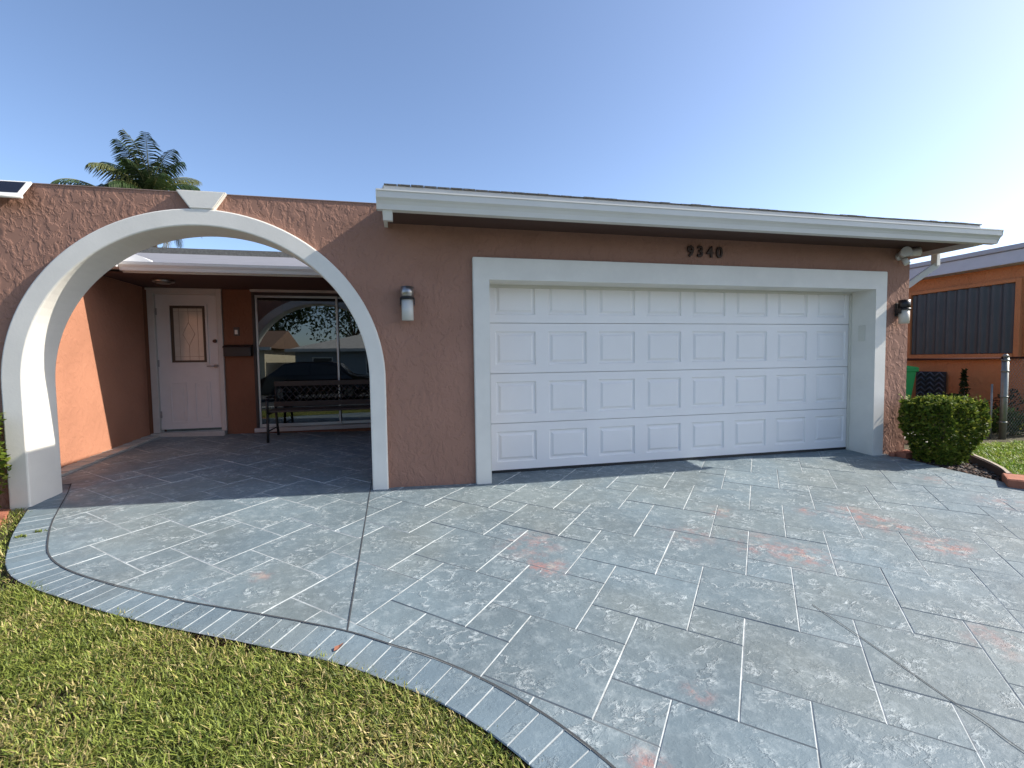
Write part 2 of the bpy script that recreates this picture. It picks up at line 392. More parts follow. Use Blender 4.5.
# dark groove between border and field, control joint, slab side
bm = bmesh.new()
def ribbon(bm, pts, wd, dz, mi=0):
    L_ = []
    for i, p in enumerate(pts):
        d = (pts[min(i+1, len(pts)-1)]-pts[max(i-1, 0)]).normalized(); nn = Vector((-d.y, d.x))*wd/2
        L_.append((bm.verts.new((p.x+nn.x, p.y+nn.y, zg(p.x, p.y)+dz)), bm.verts.new((p.x-nn.x, p.y-nn.y, zg(p.x, p.y)+dz))))
    for a, b in zip(L_[:-1], L_[1:]): bm.faces.new((a[0], a[1], b[1], b[0])).material_index = mi
ribbon(bm, innS, .009, .004); ribbon(bm, [Vector((-1.27, .3)).lerp(Vector((-1.22, -2.3)), t/20) for t in range(21)], .008, .004)
CR = [(1.30, -2.62), (1.292, -2.92), (1.285, -3.10), (1.272, -3.30), (1.278, -3.45), (1.26, -3.57), (1.262, -4.1)]
ribbon(bm, resample([(x+random.uniform(-.008, .008), y) for x, y in CR], .03), .005, .0035)
tag(obj('driveway_joint', bm, jdark), kind='structure')
bm = bmesh.new()
ring = resample(OUT, .05)+[Vector((RX+.26, -8.6)), Vector((RX+.26, .36)), Vector((-1.05, .36)), Vector((-1.05, 3.05)), Vector((-4.56, 3.05)), Vector((-4.56, .42))]
T_ = [bm.verts.new((p.x, p.y, zg(p.x, p.y)-.012)) for p in ring]; B_ = [bm.verts.new((p.x+random.uniform(-.008, .008), p.y+random.uniform(-.008, .008), zg(p.x, p.y)-.16)) for p in ring]
for i in range(len(ring)): bm.faces.new((T_[i], T_[(i+1) % len(ring)], B_[(i+1) % len(ring)], B_[i]))
tag(obj('driveway_side', bm, brownside), kind='structure')
bm = bmesh.new()                                           # street behind the camera
box(bm, -200, 200, -16, -8.9, -.60, -.432); tag(obj('road', bm, mat('asphalt', (.05, .05, .052), .9, var=.2, bump=.01, bscale=90)), kind='structure')
bm = bmesh.new(); box(bm, -200, 200, -8.9, -8.6, -.6, -.395, .01); tag(obj('kerb', bm, conc), kind='structure')

# ------------------------------------------------------------------ the house
ZT = 2.8                                                    # top of the facade wall
CX, CZ, RO, RI = -2.63, 1.115, 1.54, 1.39
house = thing('house', 'brown stucco house with white arch, recessed porch and wide white garage door', 'house', (0, 0, 0))
def arc(r, n=48, z0=None):
    return [(CX-r*math.cos(math.pi*i/n), CZ+r*math.sin(math.pi*i/n)) for i in range(n+1)]
# front wall (facade) with arch hole and garage hole, as quads strips so every face is clean
bm = bmesh.new()
Y0, Y1 = 0.0, .30
def panel(poly):   # poly (x,z)
    A = [bm.verts.new((x, Y0, z)) for x, z in poly]; B = [bm.verts.new((x, Y1, z)) for x, z in poly]
    bm.faces.new(A); bm.faces.new(B[::-1])
    for i in range(len(poly)):
        j = (i+1) % len(poly); bm.faces.new((A[i], B[i], B[j], A[j]))
RM = 1.45                                                  # the wall's own hole, hidden under the arch trim
aa = arc(RM, 48)
left_half = [p for p in aa if p[0] <= CX+1e-6]; right_half = [p for p in aa if p[0] >= CX-1e-6]
panel([(-9.0, -.3), (CX-RM, -.3), (CX-RM, CZ)]+left_half[1:]+[(CX, ZT), (-9.0, ZT)])
panel([(CX, ZT)]+right_half+[(CX+RM, -.3), (-.20, -.3), (-.20, ZT)])
panel([(-.20, 2.17), (5.02, 2.17), (5.02, ZT), (-.20, ZT)])
panel([(5.02, -.3), (5.43, -.3), (5.43, ZT), (5.02, ZT)])
bmesh.ops.remove_doubles(bm, verts=bm.verts, dist=1e-5)
wobj('wall', bm, brown, house)
bm = bmesh.new()                                            # side walls and body of the garage block
box(bm, 5.20, 5.43, .302, 9, -.3, ZT); wobj('side_wall', bm, brown, house)
bm = bmesh.new(); box(bm, -1.10, -.9, .302, 3.0, -.3, ZT); wobj('side_wall', bm, brown, house)
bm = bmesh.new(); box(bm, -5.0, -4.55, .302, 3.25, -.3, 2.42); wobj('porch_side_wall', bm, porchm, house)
DY = 3.0
bm = bmesh.new()                                            # porch back wall around door and sliding window
zf = .25
box(bm, -4.55, -4.42, DY, DY+.2, -.3, 2.6); box(bm, -4.42, -3.60, DY, DY+.2, 2.33, 2.6); box(bm, -3.60, -3.12, DY, DY+.2, -.3, 2.6)
box(bm, -3.12, -1.10, DY, DY+.2, 2.34, 2.6); box(bm, -3.12, -1.10, DY, DY+.2, -.3, .26)
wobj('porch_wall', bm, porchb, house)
bm = bmesh.new()                                            # hidden interior behind the glass
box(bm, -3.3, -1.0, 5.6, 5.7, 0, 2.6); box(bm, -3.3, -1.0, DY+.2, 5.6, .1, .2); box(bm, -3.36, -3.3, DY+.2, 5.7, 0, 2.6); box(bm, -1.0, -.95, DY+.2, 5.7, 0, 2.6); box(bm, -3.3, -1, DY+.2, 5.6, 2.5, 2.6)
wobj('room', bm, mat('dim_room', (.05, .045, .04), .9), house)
# arch trim: rectangular section ring with straight legs
def sweep(pts_in, pts_out, y0, y1):
    b = bmesh.new(); rows = [[b.verts.new((i[0], y0, i[1])), b.verts.new((o[0], y0, o[1])), b.verts.new((o[0], y1, o[1])), b.verts.new((i[0], y1, i[1]))] for i, o in zip(pts_in, pts_out)]
    for r0, r1 in zip(rows[:-1], rows[1:]):
        for k in range(4): b.faces.new((r0[k], r0[(k+1) % 4], r1[(k+1) % 4], r1[k]))
    b.faces.new(rows[0]); b.faces.new(rows[-1][::-1]); return b
pin = [(CX-RI, -.2), (CX-RI, CZ*.5)]+arc(RI, 64)+[(CX+RI, CZ*.5), (CX+RI, -.2)]
pout = [(CX-RO, -.2), (CX-RO, CZ*.5)]+arc(RO, 64)+[(CX+RO, CZ*.5), (CX+RO, -.2)]
b = sweep(pin, pout, -.045, .345)
o = wobj('arch_trim', b, white, house)
md = o.modifiers.new('bevel', 'BEVEL'); md.width = .012; md.segments = 2; md.limit_method = 'ANGLE'; md.angle_limit = R(50)
bm = bmesh.new(); prism(bm, [(-2.82, ZT+.008), (-2.42, ZT+.008), (-2.53, 2.65), (-2.712, 2.65)], 'y', -.052, .32); bmesh.ops.bevel(bm, geom=list(bm.edges), offset=.008, segments=2, affect='EDGES')
wobj('keystone', bm, white, house)
bm = bmesh.new(); box(bm, -9, -1.12, -.006, .306, ZT-.003, ZT+.006, .002); wobj('parapet_cap', bm, mat('cap_mortar', (.25, .17, .145), .9, var=.2), house)

# garage: trim, reveals, sectional door
GX0, GX1, GZ, GY = -.053, 4.87, 2.106, .319
bm = bmesh.new()
prism(bm, [(-.215, -.2), (-.215, 2.322), (5.04, 2.322), (5.04, -.2), (GX1, -.2), (GX1, GZ), (GX0, GZ), (GX0, -.2)], 'y', -.035, GY+.06); bmesh.ops.bevel(bm, geom=list(bm.edges), offset=.007, segments=2, affect='EDGES')
wobj('garage_trim', bm, white, house)
bm = bmesh.new(); prism(bm, [(GX0, GY-.02), (GX1, GY-.02), (GX1, GY+.02), (GX0, GY+.02)], 'z', GZ-.035, GZ+.001); box(bm, GX0, GX0+.02, GY-.03, GY-.005, 0, GZ-.036); box(bm, GX1-.02, GX1, GY-.03, GY-.005, 0, GZ-.036)
wobj('door_stop', bm, cream, house)
bm = bmesh.new(); box(bm, GX1-.008, GX1, .10, .19, 1.46, 1.66, .003); wobj('keypad_plate', bm, cream, house)
SH = .5575
bm = bmesh.new(); box(bm, -.10, 4.95, GY+.035, GY+.06, .02, 2.2)
gd = wobj('garage_door', bm, doorw, house)
for s in range(4):
    bm = bmesh.new(); x0, x1 = GX0-.04, GX1+.04; z0, z1 = s*SH+.018+(.03 if s == 0 else 0), (s+1)*SH+.018-.006
    nc = 8; pw = (4.8796)/nc; holes = []
    y = GY
    def fv(x, z, d=0): return bm.verts.new((x, y+d, z))
    # grid with panel openings; every panel is moulding slope, flat groove, raised field
    xs_ = [x0]; 
    for c in range(nc): xs_ += [c*pw+.075, (c+1)*pw-.075]
    xs_.append(x1); zs_ = [z0, z0+.09, z1-.09, z1]
    G_ = [[fv(x, z) for x in xs_] for z in zs_]
    for r in range(3):
        for c in range(len(xs_)-1):
            if r == 1 and c % 2 == 1: continue
            bm.faces.new((G_[r][c], G_[r][c+1], G_[r+1][c+1], G_[r+1][c]))
    for c in range(nc):
        a0, a1, b0, b1 = xs_[1+2*c], xs_[2+2*c], zs_[1], zs_[2]
        rings = [[G_[1][1+2*c], G_[1][2+2*c], G_[2][2+2*c], G_[2][1+2*c]]]
        for (i, d) in ((.010, .016), (.028, .016), (.052, .002)):
            rings.append([fv(a0+i, b0+i, d), fv(a1-i, b0+i, d), fv(a1-i, b1-i, d), fv(a0+i, b1-i, d)])
        for A_, B2 in zip(rings[:-1], rings[1:]):
            for k in range(4): bm.faces.new((A_[k], A_[(k+1) % 4], B2[(k+1) % 4], B2[k]))
        bm.faces.new(rings[-1])
    # section edges folding back
    for r, zz in ((0, z0), (3, z1)):
        E_ = [bm.verts.new((v.co.x, y+.034, zz)) for v in G_[r]]
        for c in range(len(xs_)-1): bm.faces.new((G_[r][c], G_[r][c+1], E_[c+1], E_[c]))
    ob = obj('door_section', bm, doorw); ob.parent = gd; ob.matrix_parent_inverse = Matrix.Identity(4)
bm = bmesh.new(); prism(bm, [(x, z) for x, z in ((GY+.002, -.02), (GY+.03, -.02), (GY+.034, .05), (GY+.004, .05))], 'x', GX0-.02, GX1+.02); ob = obj('bottom_seal', bm, black); ob.parent = gd

# garage roof: thin flat deck, drip edge, gutter, soffit, side fascia
ZE = 2.745
bm = bmesh.new()
sl = .014
prism(bm, [(-.52, ZE), (3.9, ZE+sl*4.42), (3.9, ZE+sl*4.42+.05), (-.505, ZE+.05)], 'x', -1.05, 5.80)
for k in range(60):                                         # slightly uneven shingle butts along the eave
    x = -1.04+k*.114; box(bm, x, x+.108, -.526-random.uniform(0, .006), -.47, ZE+.052, ZE+.060+random.uniform(0, .006))
wobj('roof', bm, shing, house)
bm = bmesh.new(); box(bm, -1.045, 5.79, -.515, -.48, 2.58, ZE+.05); box(bm, -1.062, -1.03, -.50, 3.8, 2.58, ZE+.035); box(bm, 5.765, 5.795, -.48, 3.8, 2.56, ZE+.035)
wobj('fascia', bm, guttm, house)
prof = [(-.516, 2.712), (-.516, 2.574), (-.575, 2.574), (-.585, 2.615), (-.60, 2.64), (-.622, 2.66), (-.626, 2.712), (-.634, 2.712), (-.634, 2.724), (-.612, 2.724), (-.612, 2.668), (-.59, 2.64), (-.573, 2.61), (-.565, 2.597), (-.53, 2.597), (-.53, 2.712)]
bm = bmesh.new(); prism(bm, prof, 'x', -1.10, 5.97)
prism(bm, [(-.516, 2.72), (-.516, 2.574), (-.575, 2.574), (-.60, 2.635), (-.624, 2.66), (-.632, 2.722)], 'x', -1.104, -1.098); 
# right-hand return of the gutter
pr2 = [(5.80, 2.712), (5.80, 2.574), (5.86, 2.574), (5.885, 2.635), (5.905, 2.66), (5.91, 2.712), (5.92, 2.724), (5.895, 2.724), (5.895, 2.668), (5.85, 2.597), (5.812, 2.597), (5.812, 2.712)]
prism(bm, pr2, 'y', -.50, 3.9)
prism(bm, [(-.516, 2.722), (-.516, 2.574), (-.575, 2.574), (-.60, 2.635), (-.624, 2.66), (-.632, 2.722)], 'x', 5.969, 5.975)
gut = wobj('gutter', bm, guttm, house)
bm = bmesh.new(); prism(bm, [(-.565, 2.584), (-.34, 2.584), (-.36, 2.53), (-.53, 2.495)], 'x', -1.055, -.975); wobj('rafter_tail', bm, guttm, house)
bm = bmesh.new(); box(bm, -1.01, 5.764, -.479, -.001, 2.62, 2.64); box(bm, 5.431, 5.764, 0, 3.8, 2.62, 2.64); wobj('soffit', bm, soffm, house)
# downspout at the right corner
bm = bmesh.new()
def rtube(bm, pts, wx, wy):
    for a, b in zip(pts[:-1], pts[1:]):
        a, b = Vector(a), Vector(b); d = (b-a); qd = d.to_track_quat('Z', 'Y').to_matrix()
        M = Matrix.Translation((a+b)/2) @ qd.to_4x4(); box(bm, -wx/2, wx/2, -wy/2, wy/2, -d.length/2-.01, d.length/2+.01, .006, 0, M)
rtube(bm, [(5.855, .0, 2.57), (5.855, .0, 2.43), (5.475, .16, 2.11), (5.470, .16, .15)], .06, .075)
dsp = wobj('downspout', bm, guttm, house)

# porch roof, left wing
PY, PZ = 1.75, 2.485
RYR, RS = 5.0, .245
zr = PZ-.03+RS*(RYR-PY)
bm = bmesh.new(); prism(bm, [(PY-.02, PZ-.03), (RYR, zr), (9, zr-.6), (9, zr-.55), (RYR, zr+.05), (PY-.03, PZ+.025)], 'x', -5.7, -1.10); prism(bm, [(4.2, 2.9), (RYR, zr), (9, zr-.6), (9, zr-.55), (RYR, zr+.05), (4.2, 3.05)], 'x', -1.10, 5.8)
wobj('porch_roof', bm, mat('pale_grey_roof', (.20, .20, .215), .8, var=.15, vscale=5), house)
bm = bmesh.new(); prism(bm, [(RYR-.14, zr+.012), (RYR+.14, zr+.012), (RYR+.1, zr+.13), (RYR-.1, zr+.13)], 'x', -5.7, 5.8); wobj('ridge_cap', bm, shing, house)
bm = bmesh.new(); box(bm, -4.15, -1.10, PY, PY+.03, PZ-.10, PZ+.01); prism(bm, [(PY-.001, PZ+.005), (PY-.001, PZ-.085), (PY-.06, PZ-.085), (PY-.075, PZ-.05), (PY-.10, PZ-.02), (PY-.105, PZ+.008)], 'x', -4.15, -1.10)
wobj('porch_fascia', bm, guttm, house)
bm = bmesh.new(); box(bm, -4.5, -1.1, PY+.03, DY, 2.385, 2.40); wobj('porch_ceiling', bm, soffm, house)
bm = bmesh.new(); box(bm, -9, -4.151, .34, 9, 2.43, 2.59, .01); prism(bm, [(-4.15, 2.59), (-4.15, 2.52), (-3.84, 2.52), (-3.95, 2.58), (-4.05, 2.62)], 'y', PY+.02, PY+.30)
wobj('left_roof', bm, wroof, house)

# entry door
bm = bmesh.new()
dx0, dx1, dz0, dz1 = -4.405, -3.60, .33, 2.30
box(bm, -4.49, dx0, DY-.03, DY+.1, .20, 2.36, .006); box(bm, dx1, -3.53, DY-.03, DY+.1, .20, 2.36, .006); box(bm, dx0, dx1, DY-.03, DY+.1, dz1, 2.36, .006)
box(bm, -4.50, -3.52, DY-.045, DY-.02, 2.355, 2.385, .004)
wobj('door_frame', bm, mat('door_frame_paint', (.5, .47, .43), .5, var=.08), house)
bm = bmesh.new(); box(bm, -4.49, -3.53, DY-.12, DY+.08, .17, .29, .01); wobj('doorstep', bm, conc, house)
wx0, wx1, wz0, wz1 = -4.225, -3.765, 1.31, 2.14
bm = bmesh.new(); yF, yB = DY+.015, DY+.055
box(bm, dx0+.003, wx0, yF, yB, dz0, dz1-.004); box(bm, wx1, dx1-.003, yF, yB, dz0, dz1-.004); box(bm, wx0, wx1, yF, yB, wz1, dz1-.004); box(bm, wx0, wx1, yF, yB, dz0, wz0)
for (a, b2) in ((-4.27, -4.05), (-3.955, -3.735)):             # moulded lower panels
    for (u0, u1, v0, v1) in ((a, b2, .42, .44), (a, b2, 1.0, 1.02), (a, a+.02, .44, 1.0), (b2-.02, b2, .44, 1.0)): box(bm, u0, u1, yF-.009, yF+.002, v0, v1, .003)
    box(bm, a+.045, b2-.045, yF-.006, yF+.002, .485, .955, .005)
box(bm, wx0-.03, wx0, yF-.014, yF+.002, wz0-.03, wz1+.03, .004); box(bm, wx1, wx1+.03, yF-.014, yF+.002, wz0-.03, wz1+.03, .004); box(bm, wx0, wx1, yF-.014, yF+.002, wz1, wz1+.03, .004); box(bm, wx0, wx1, yF-.014, yF+.002, wz0-.03, wz0, .004)
edr = wobj('entry_door', bm, mat('door_white', (.60, .58, .56), .4, var=.04), house)
bm = bmesh.new(); box(bm, wx0, wx1, yF+.012, yF+.02, wz0, wz1); gl = wobj('door_glass', bm, mat('leaded_glass', (.50, .47, .40), .10, spec=.9, var=.15, vscale=4), house); gl.parent = edr; gl.matrix_parent_inverse = Matrix.Identity(4)
bm = bmesh.new(); xm, zm = (wx0+wx1)/2, (wz0+wz1)/2
def came(p, q2): cyl(bm, (p[0], yF+.012, p[1]), (q2[0], yF+.012, q2[1]), .003, None, 6)
for s in (-1, 1):
    came((xm+s*.0, zm+.17), (xm+s*.08, zm)); came((xm+s*.08, zm), (xm, zm-.17)); came((xm+s*.12, wz0), (xm+s*.12, wz1)); came((wx0, zm+s*.33), (wx1, zm+s*.33))
came((xm, wz0), (xm, zm-.17)); came((xm, zm+.17), (xm, wz1))
lc = obj('leading', bm, mat('lead_came', (.26, .22, .18), .5)); lc.parent = edr
bm = bmesh.new(); cyl(bm, (dx1-.05, yF, 1.62), (dx1-.05, yF-.03, 1.62), .028, .024, 20); lk = obj('deadbolt', bm, mat('dark_bronze', (.05, .04, .035), .35, .8)); lk.parent = edr
bm = bmesh.new(); cyl(bm, (dx1-.05, yF, 1.25), (dx1-.05, yF-.02, 1.25), .028, .028, 20); cyl(bm, (dx1-.05, yF-.02, 1.25), (dx1-.05, yF-.05, 1.25), .011, .011, 12); cyl(bm, (dx1-.04, yF-.05, 1.25), (dx1-.15, yF-.055, 1.25), .010, .007, 12)
bm_h = bmesh.new(); box(bm_h, wx0, wx0+.04, yF+.004, yF+.011, wz0, wz1); box(bm_h, wx1-.04, wx1, yF+.004, yF+.011, wz0, wz1); box(bm_h, wx0+.04, wx1-.04, yF+.004, yF+.011, wz1-.04, wz1); box(bm_h, wx0+.04, wx1-.04, yF+.004, yF+.011, wz0, wz0+.03)
gb = obj('glass_bead', bm_h, mat('bronze_bead', (.06, .045, .03), .5)); gb.parent = edr
hd = obj('door_handle', bm, steel); hd.parent = edr
for zz in (.55, 1.3, 2.05):
    bm = bmesh.new(); box(bm, dx0-.012, dx0+.02, yF-.006, yF+.004, zz-.05, zz+.05, .002); cyl(bm, (dx0+.002, yF-.008, zz-.05), (dx0+.002, yF-.008, zz+.05), .006, None, 8); h_ = obj('hinge', bm, steel); h_.parent = edr
# sliding glass door
gx0, gx1, gz0, gz1 = -3.09, -1.12, .30, 2.31; gxm = -1.93
bm = bmesh.new()
box(bm, gx0-.04, gx0, DY-.01, DY+.12, .26, gz1+.04, .004); box(bm, gx1, gx1+.02, DY-.01, DY+.12, .26, gz1+.04, .004); box(bm, gx0, gx1, DY-.01, DY+.12, gz1, gz1+.04, .004)
slid = wobj('sliding_door', bm, mat('dark_surround', (.03, .02, .017), .5), house)
def sub(name, bm, mm):
    o = obj(name, bm, mm); o.parent = slid; return o
bm = bmesh.new()
for (a, b2, yy) in ((gx0, gxm+.02, DY+.01), (gxm-.02, gx1, DY+.05)):
    box(bm, a, a+.03, yy, yy+.03, gz0, gz1-.002, .003); box(bm, b2-.03, b2, yy, yy+.03, gz0, gz1-.002, .003); box(bm, a+.03, b2-.03, yy, yy+.03, gz1-.035, gz1-.002, .003); box(bm, a+.03, b2-.03, yy, yy+.03, gz0, gz0+.05, .003)
sub('frame', bm, alum)
bm = bmesh.new(); box(bm, gx0-.06, gx1+.02, DY-.05, DY+.12, .235, .298, .005); sub('sill', bm, mat('pale_sill', (.42, .40, .37), .6, var=.1))
def glass_mat():
    m = bpy.data.materials.new('window_glass'); m.use_nodes = True; t = m.node_tree; N = t.nodes; L = t.links
    N.remove(N['Principled BSDF']); g = N.new('ShaderNodeBsdfGlossy'); g.inputs['Roughness'].default_value = .004; g.inputs['Color'].default_value = (.58, .62, .62, 1)
    tr = N.new('ShaderNodeBsdfTransparent'); tr.inputs[0].default_value = (.30, .33, .32, 1)
    fr = N.new('ShaderNodeFresnel'); fr.inputs['IOR'].default_value = 1.9
    ad = N.new('ShaderNodeMath'); ad.operation = 'ADD'; ad.inputs[1].default_value = .10; L.new(fr.outputs[0], ad.inputs[0])
    mx = N.new('ShaderNodeMixShader'); L.new(ad.outputs[0], mx.inputs[0]); L.new(tr.outputs[0], mx.inputs[1]); L.new(g.outputs[0], mx.inputs[2]); L.new(mx.outputs[0], N['Material Output'].inputs[0])
    return m
glass = glass_mat()
for (a, b2, yy) in ((gx0+.028, gxm-.008, DY+.023), (gxm+.008, gx1-.028, DY+.063)):
    bm = bmesh.new(); vs_ = [bm.verts.new(c) for c in ((a, yy, gz0+.045), (b2, yy, gz0+.045), (b2, yy, gz1-.03), (a, yy, gz1-.03))]; bm.faces.new(vs_); sub('pane', bm, glass)
bm = bmesh.new(); box(bm, -3.13, -1.6, DY-.07, DY-.001, 2.352, 2.398, .006); wobj('window_header', bm, mat('header_paint', (.45, .42, .39), .5), house)

# ------------------------------------------------------------------ things on the walls
# house number
hn = thing('house_number', 'dark metal house number 9340 above the white garage door frame', 'house number', (2.2, 0, 2.41))
bronze = mat('bronze_digit', (.045, .026, .02), .45, .5)
for k, ch in enumerate('9340'):
    cu_ = bpy.data.curves.new('digit', 'FONT'); cu_.body = ch; cu_.size = .168; cu_.extrude = .006; cu_.bevel_depth = .0035; cu_.offset = .0015; cu_.align_x = 'CENTER'
    to = bpy.data.objects.new('tmp', cu_); COL.objects.link(to); bpy.context.view_layer.update()
    me = bpy.data.meshes.new_from_object(to.evaluated_get(bpy.context.evaluated_depsgraph_get())); bpy.data.objects.remove(to)
    me.transform(Matrix.Translation((.065+k*.124, -.012, .008)) @ Matrix.Rotation(R(90), 4, 'X'))
    d_ = link('digit', me, bronze, hn); d_.data.name = 'digit'
# wall lamps
def wall_lamp(x, label, z0, z1, gcol, cap=steel):
    t = thing('wall_lamp', label, 'wall lamp', (x, 0, z1), 0, 'cylinder lamps on the front wall')
    H_ = z1-z0
    bm = bmesh.new(); box(bm, -.045, .045, -.018, 0, -.20, -.03, .004); cyl(bm, (0, -.015, -.115), (0, -.06, -.115), .018, None, 12); obj('back_plate', bm, black, t)
    bm = bmesh.new(); cyl(bm, (0, -.085, 0), (0, -.085, -.105), .062, None, 28); obj('cap', bm, cap, t)
    bm = bmesh.new(); cyl(bm, (0, -.085, -.105), (0, -.085, -.125), .068, None, 28); box(bm, .062, .070, -.10, -.02, -.17, -.105); box(bm, -.070, -.062, -.10, -.02, -.17, -.105); obj('collar', bm, black, t)
    bm = bmesh.new(); cyl(bm, (0, -.085, -.125), (0, -.085, -H_), .056, None, 28); obj('glass_shade', bm, gcol, t)
    return t
wall_lamp(-.865, 'cylinder wall lamp with brushed metal cap between arch and garage', 1.675, 2.0, frost)
wall_lamp(5.25, 'black collared wall lamp on textured pillar right of garage door', 1.67, 1.965, mat('cream_glass', (.62, .56, .47), .35), black)
# floodlight / camera under the eave
t = thing('security_light', 'white two head security light under the eave at the right corner', 'security light', (5.24, 0, 2.52))
wp = mat('white_plastic', (.62, .60, .56), .4)
bm = bmesh.new(); cyl(bm, (0, 0, 0), (0, -.035, 0), .05, .045, 20); obj('base', bm, wp, t)
bm = bmesh.new(); cyl(bm, (-.05, -.03, 0), (-.07, -.11, .015), .012, None, 10); cyl(bm, (-.055, -.09, .012), (-.10, -.18, .025), .045, .06, 20); obj('lamp_head', bm, wp, t)
bm = bmesh.new(); cyl(bm, (.04, -.03, .005), (.08, -.10, .03), .012, None, 10); cyl(bm, (.05, -.06, .03), (.17, -.13, .045), .042, .055, 20); obj('lamp_head', bm, wp, t)
bm = bmesh.new(); cyl(bm, (0, -.03, -.02), (0.01, -.075, -.05), .018, None, 12); cyl(bm, (.01, -.06, -.03), (.02, -.10, -.11), .032, .034, 20); obj('sensor', bm, wp, t)
# solar light at the top left
t = thing('solar_light', 'white framed solar panel light fixed to the stucco wall at top left', 'solar light', (-3.905, 0, 2.80))
M = Matrix.Rotation(R(50), 4, 'X')
bm = bmesh.new(); box(bm, -.34, .03, -.205, -.01, .006, .024, .004, 0, M); obj('frame', bm, mat('white_lamp_frame', (.7, .69, .65), .4), t)
bm = bmesh.new(); box(bm, -.31, .0, -.18, -.03, .0235, .027, 0, 0, M); obj('solar_cell', bm, mat('solar_cell', (.012, .013, .02), .15), t)
bm = bmesh.new(); cyl(bm, (-.34, -.145, -.155), (.035, -.145, -.155), .014, None, 12); cyl(bm, (-.30, 0, -.16), (-.30, -.14, -.155), .014, None, 10); obj('bracket', bm, mat('white_lamp_frame', (.7, .69, .65)), t)
# mailbox, doorbell, ceiling light
t = thing('mailbox', 'black wall mounted mailbox between white door and sliding glass', 'mailbox', (-3.325, DY, 1.48))
bm = bmesh.new(); box(bm, -.185, .185, -.10, -.002, -.09, .05, .006); obj('box', bm, black, t)
bm = bmesh.new(); prism(bm, [(-.115, .04), (-.002, .075), (-.002, .085), (-.12, .05)], 'x', -.19, .19); obj('lid', bm, black, t)
t = thing('doorbell', 'small doorbell with pale button on dark plate above the mailbox', 'doorbell', (-3.35, DY, 1.755))
bm = bmesh.new(); box(bm, -.04, .04, -.012, 0, -.06, .07, .004); obj('plate', bm, mat('bell_plate', (.06, .045, .035), .4), t)
bm = bmesh.new(); box(bm, -.02, .02, -.022, -.0125, -.035, .03, .004); obj('button', bm, mat('bell_button', (.75, .72, .66), .3), t)
t = thing('ceiling_light', 'small round ceiling light under the porch roof before the white door', 'ceiling light', (-3.95, 2.25, 2.385))
bm = bmesh.new(); cyl(bm, (0, 0, 0), (0, 0, -.03), .12, .12, 24); obj('base', bm, steel, t)
bm = bmesh.new(); cyl(bm, (0, 0, -.03), (0, 0, -.05), .095, .07, 24); obj('diffuser', bm, mat('dull_glass', (.16, .14, .12), .3), t)

# ------------------------------------------------------------------ bench
t = thing('bench', 'wooden slat bench with black iron legs in front of the sliding glass', 'bench', (-2.07, 2.55, zg(-2.07, 2.55)), 0)
iron = mat('cast_iron', (.012, .012, .012), .5)
W = .72
for s in (-1, 1):
    bm = bmesh.new(); x = s*W
    tube(bm, [(x, -.26, 0), (x, -.22, .40), (x, -.24, .60), (x, -.20, .63), (x, .18, .62)], .018, 10)
    tube(bm, [(x, .30, 0), (x, .20, .40), (x, .28, .84)], .018, 10); tube(bm, [(x, -.22, .40), (x, .20, .40)], .016, 8); tube(bm, [(x, -.24, .16), (x, .26, .16)], .010, 8)
    obj('leg_frame', bm, iron, t)
for k in range(5):
    bm = bmesh.new(); y = -.22+k*.098; box(bm, -W-.02, W+.02, y, y+.075, .417, .445, .004); obj('seat_slat', bm, wood, t)
for k, (zz) in enumerate((.50, .80)):
    bm = bmesh.new(); y = .205+(zz-.40)*.18; box(bm, -W-.02, W+.02, y-.03, y-.008, zz-.035, zz+.04, .004); obj('back_slat', bm, wood, t)
bm = bmesh.new()
for k in range(14):
    x0 = -W+.04+k*(2*W-.08)/14; x1 = x0+(2*W-.08)/14
    for (za, zb) in ((.54, .65), (.65, .76)):
        ya, yb = .19+(za-.4)*.18, .19+(zb-.4)*.18
        cyl(bm, (x0, ya, za), (x1, yb, zb), .008, None, 6); cyl(bm, (x1, ya, za), (x0, yb, zb), .008, None, 6)
obj('lattice_back', bm, mat('lattice_iron', (.025, .025, .025), .5), t)

# ------------------------------------------------------------------ vegetation
def leaf_cloud(n, sample, size, cols, extra=None):
    """n diamond leaves; sample() -> point, outward normal"""
    V = np.zeros((n, 4, 3)); C = np.zeros((n, 4, 3))
    for i in range(n):
        p, nn = sample(); s = size*random.uniform(.6, 1.3)
        d = Vector((random.gauss(0, 1), random.gauss(0, 1), random.gauss(0, 1)+.4)); d = (d.normalized()+nn*random.uniform(.2, 1.2)).normalized()
        sd_ = d.cross(Vector((random.gauss(0, 1), random.gauss(0, 1), random.gauss(0, 1)))).normalized()*s*.28; nrm = d.cross(sd_).normalized()
        V[i] = (p, p+d*s*.5+sd_+nrm*s*.06, p+d*s, p+d*s*.5-sd_+nrm*s*.06)
        c = random.choice(cols); k = random.uniform(.75, 1.25); C[i] = np.array(c)*k
    V = V.reshape(-1, 3); C = C.reshape(-1, 3)
    if extra: V = np.concatenate([V, extra[0]]); C = np.concatenate([C, extra[1]])
    return np_mesh('leaves', V, np.arange(len(V)).reshape(-1, 4), C)
GREENS = [(.11, .16, .02), (.075, .115, .018), (.15, .19, .024), (.05, .08, .014), (.21, .23, .035)]
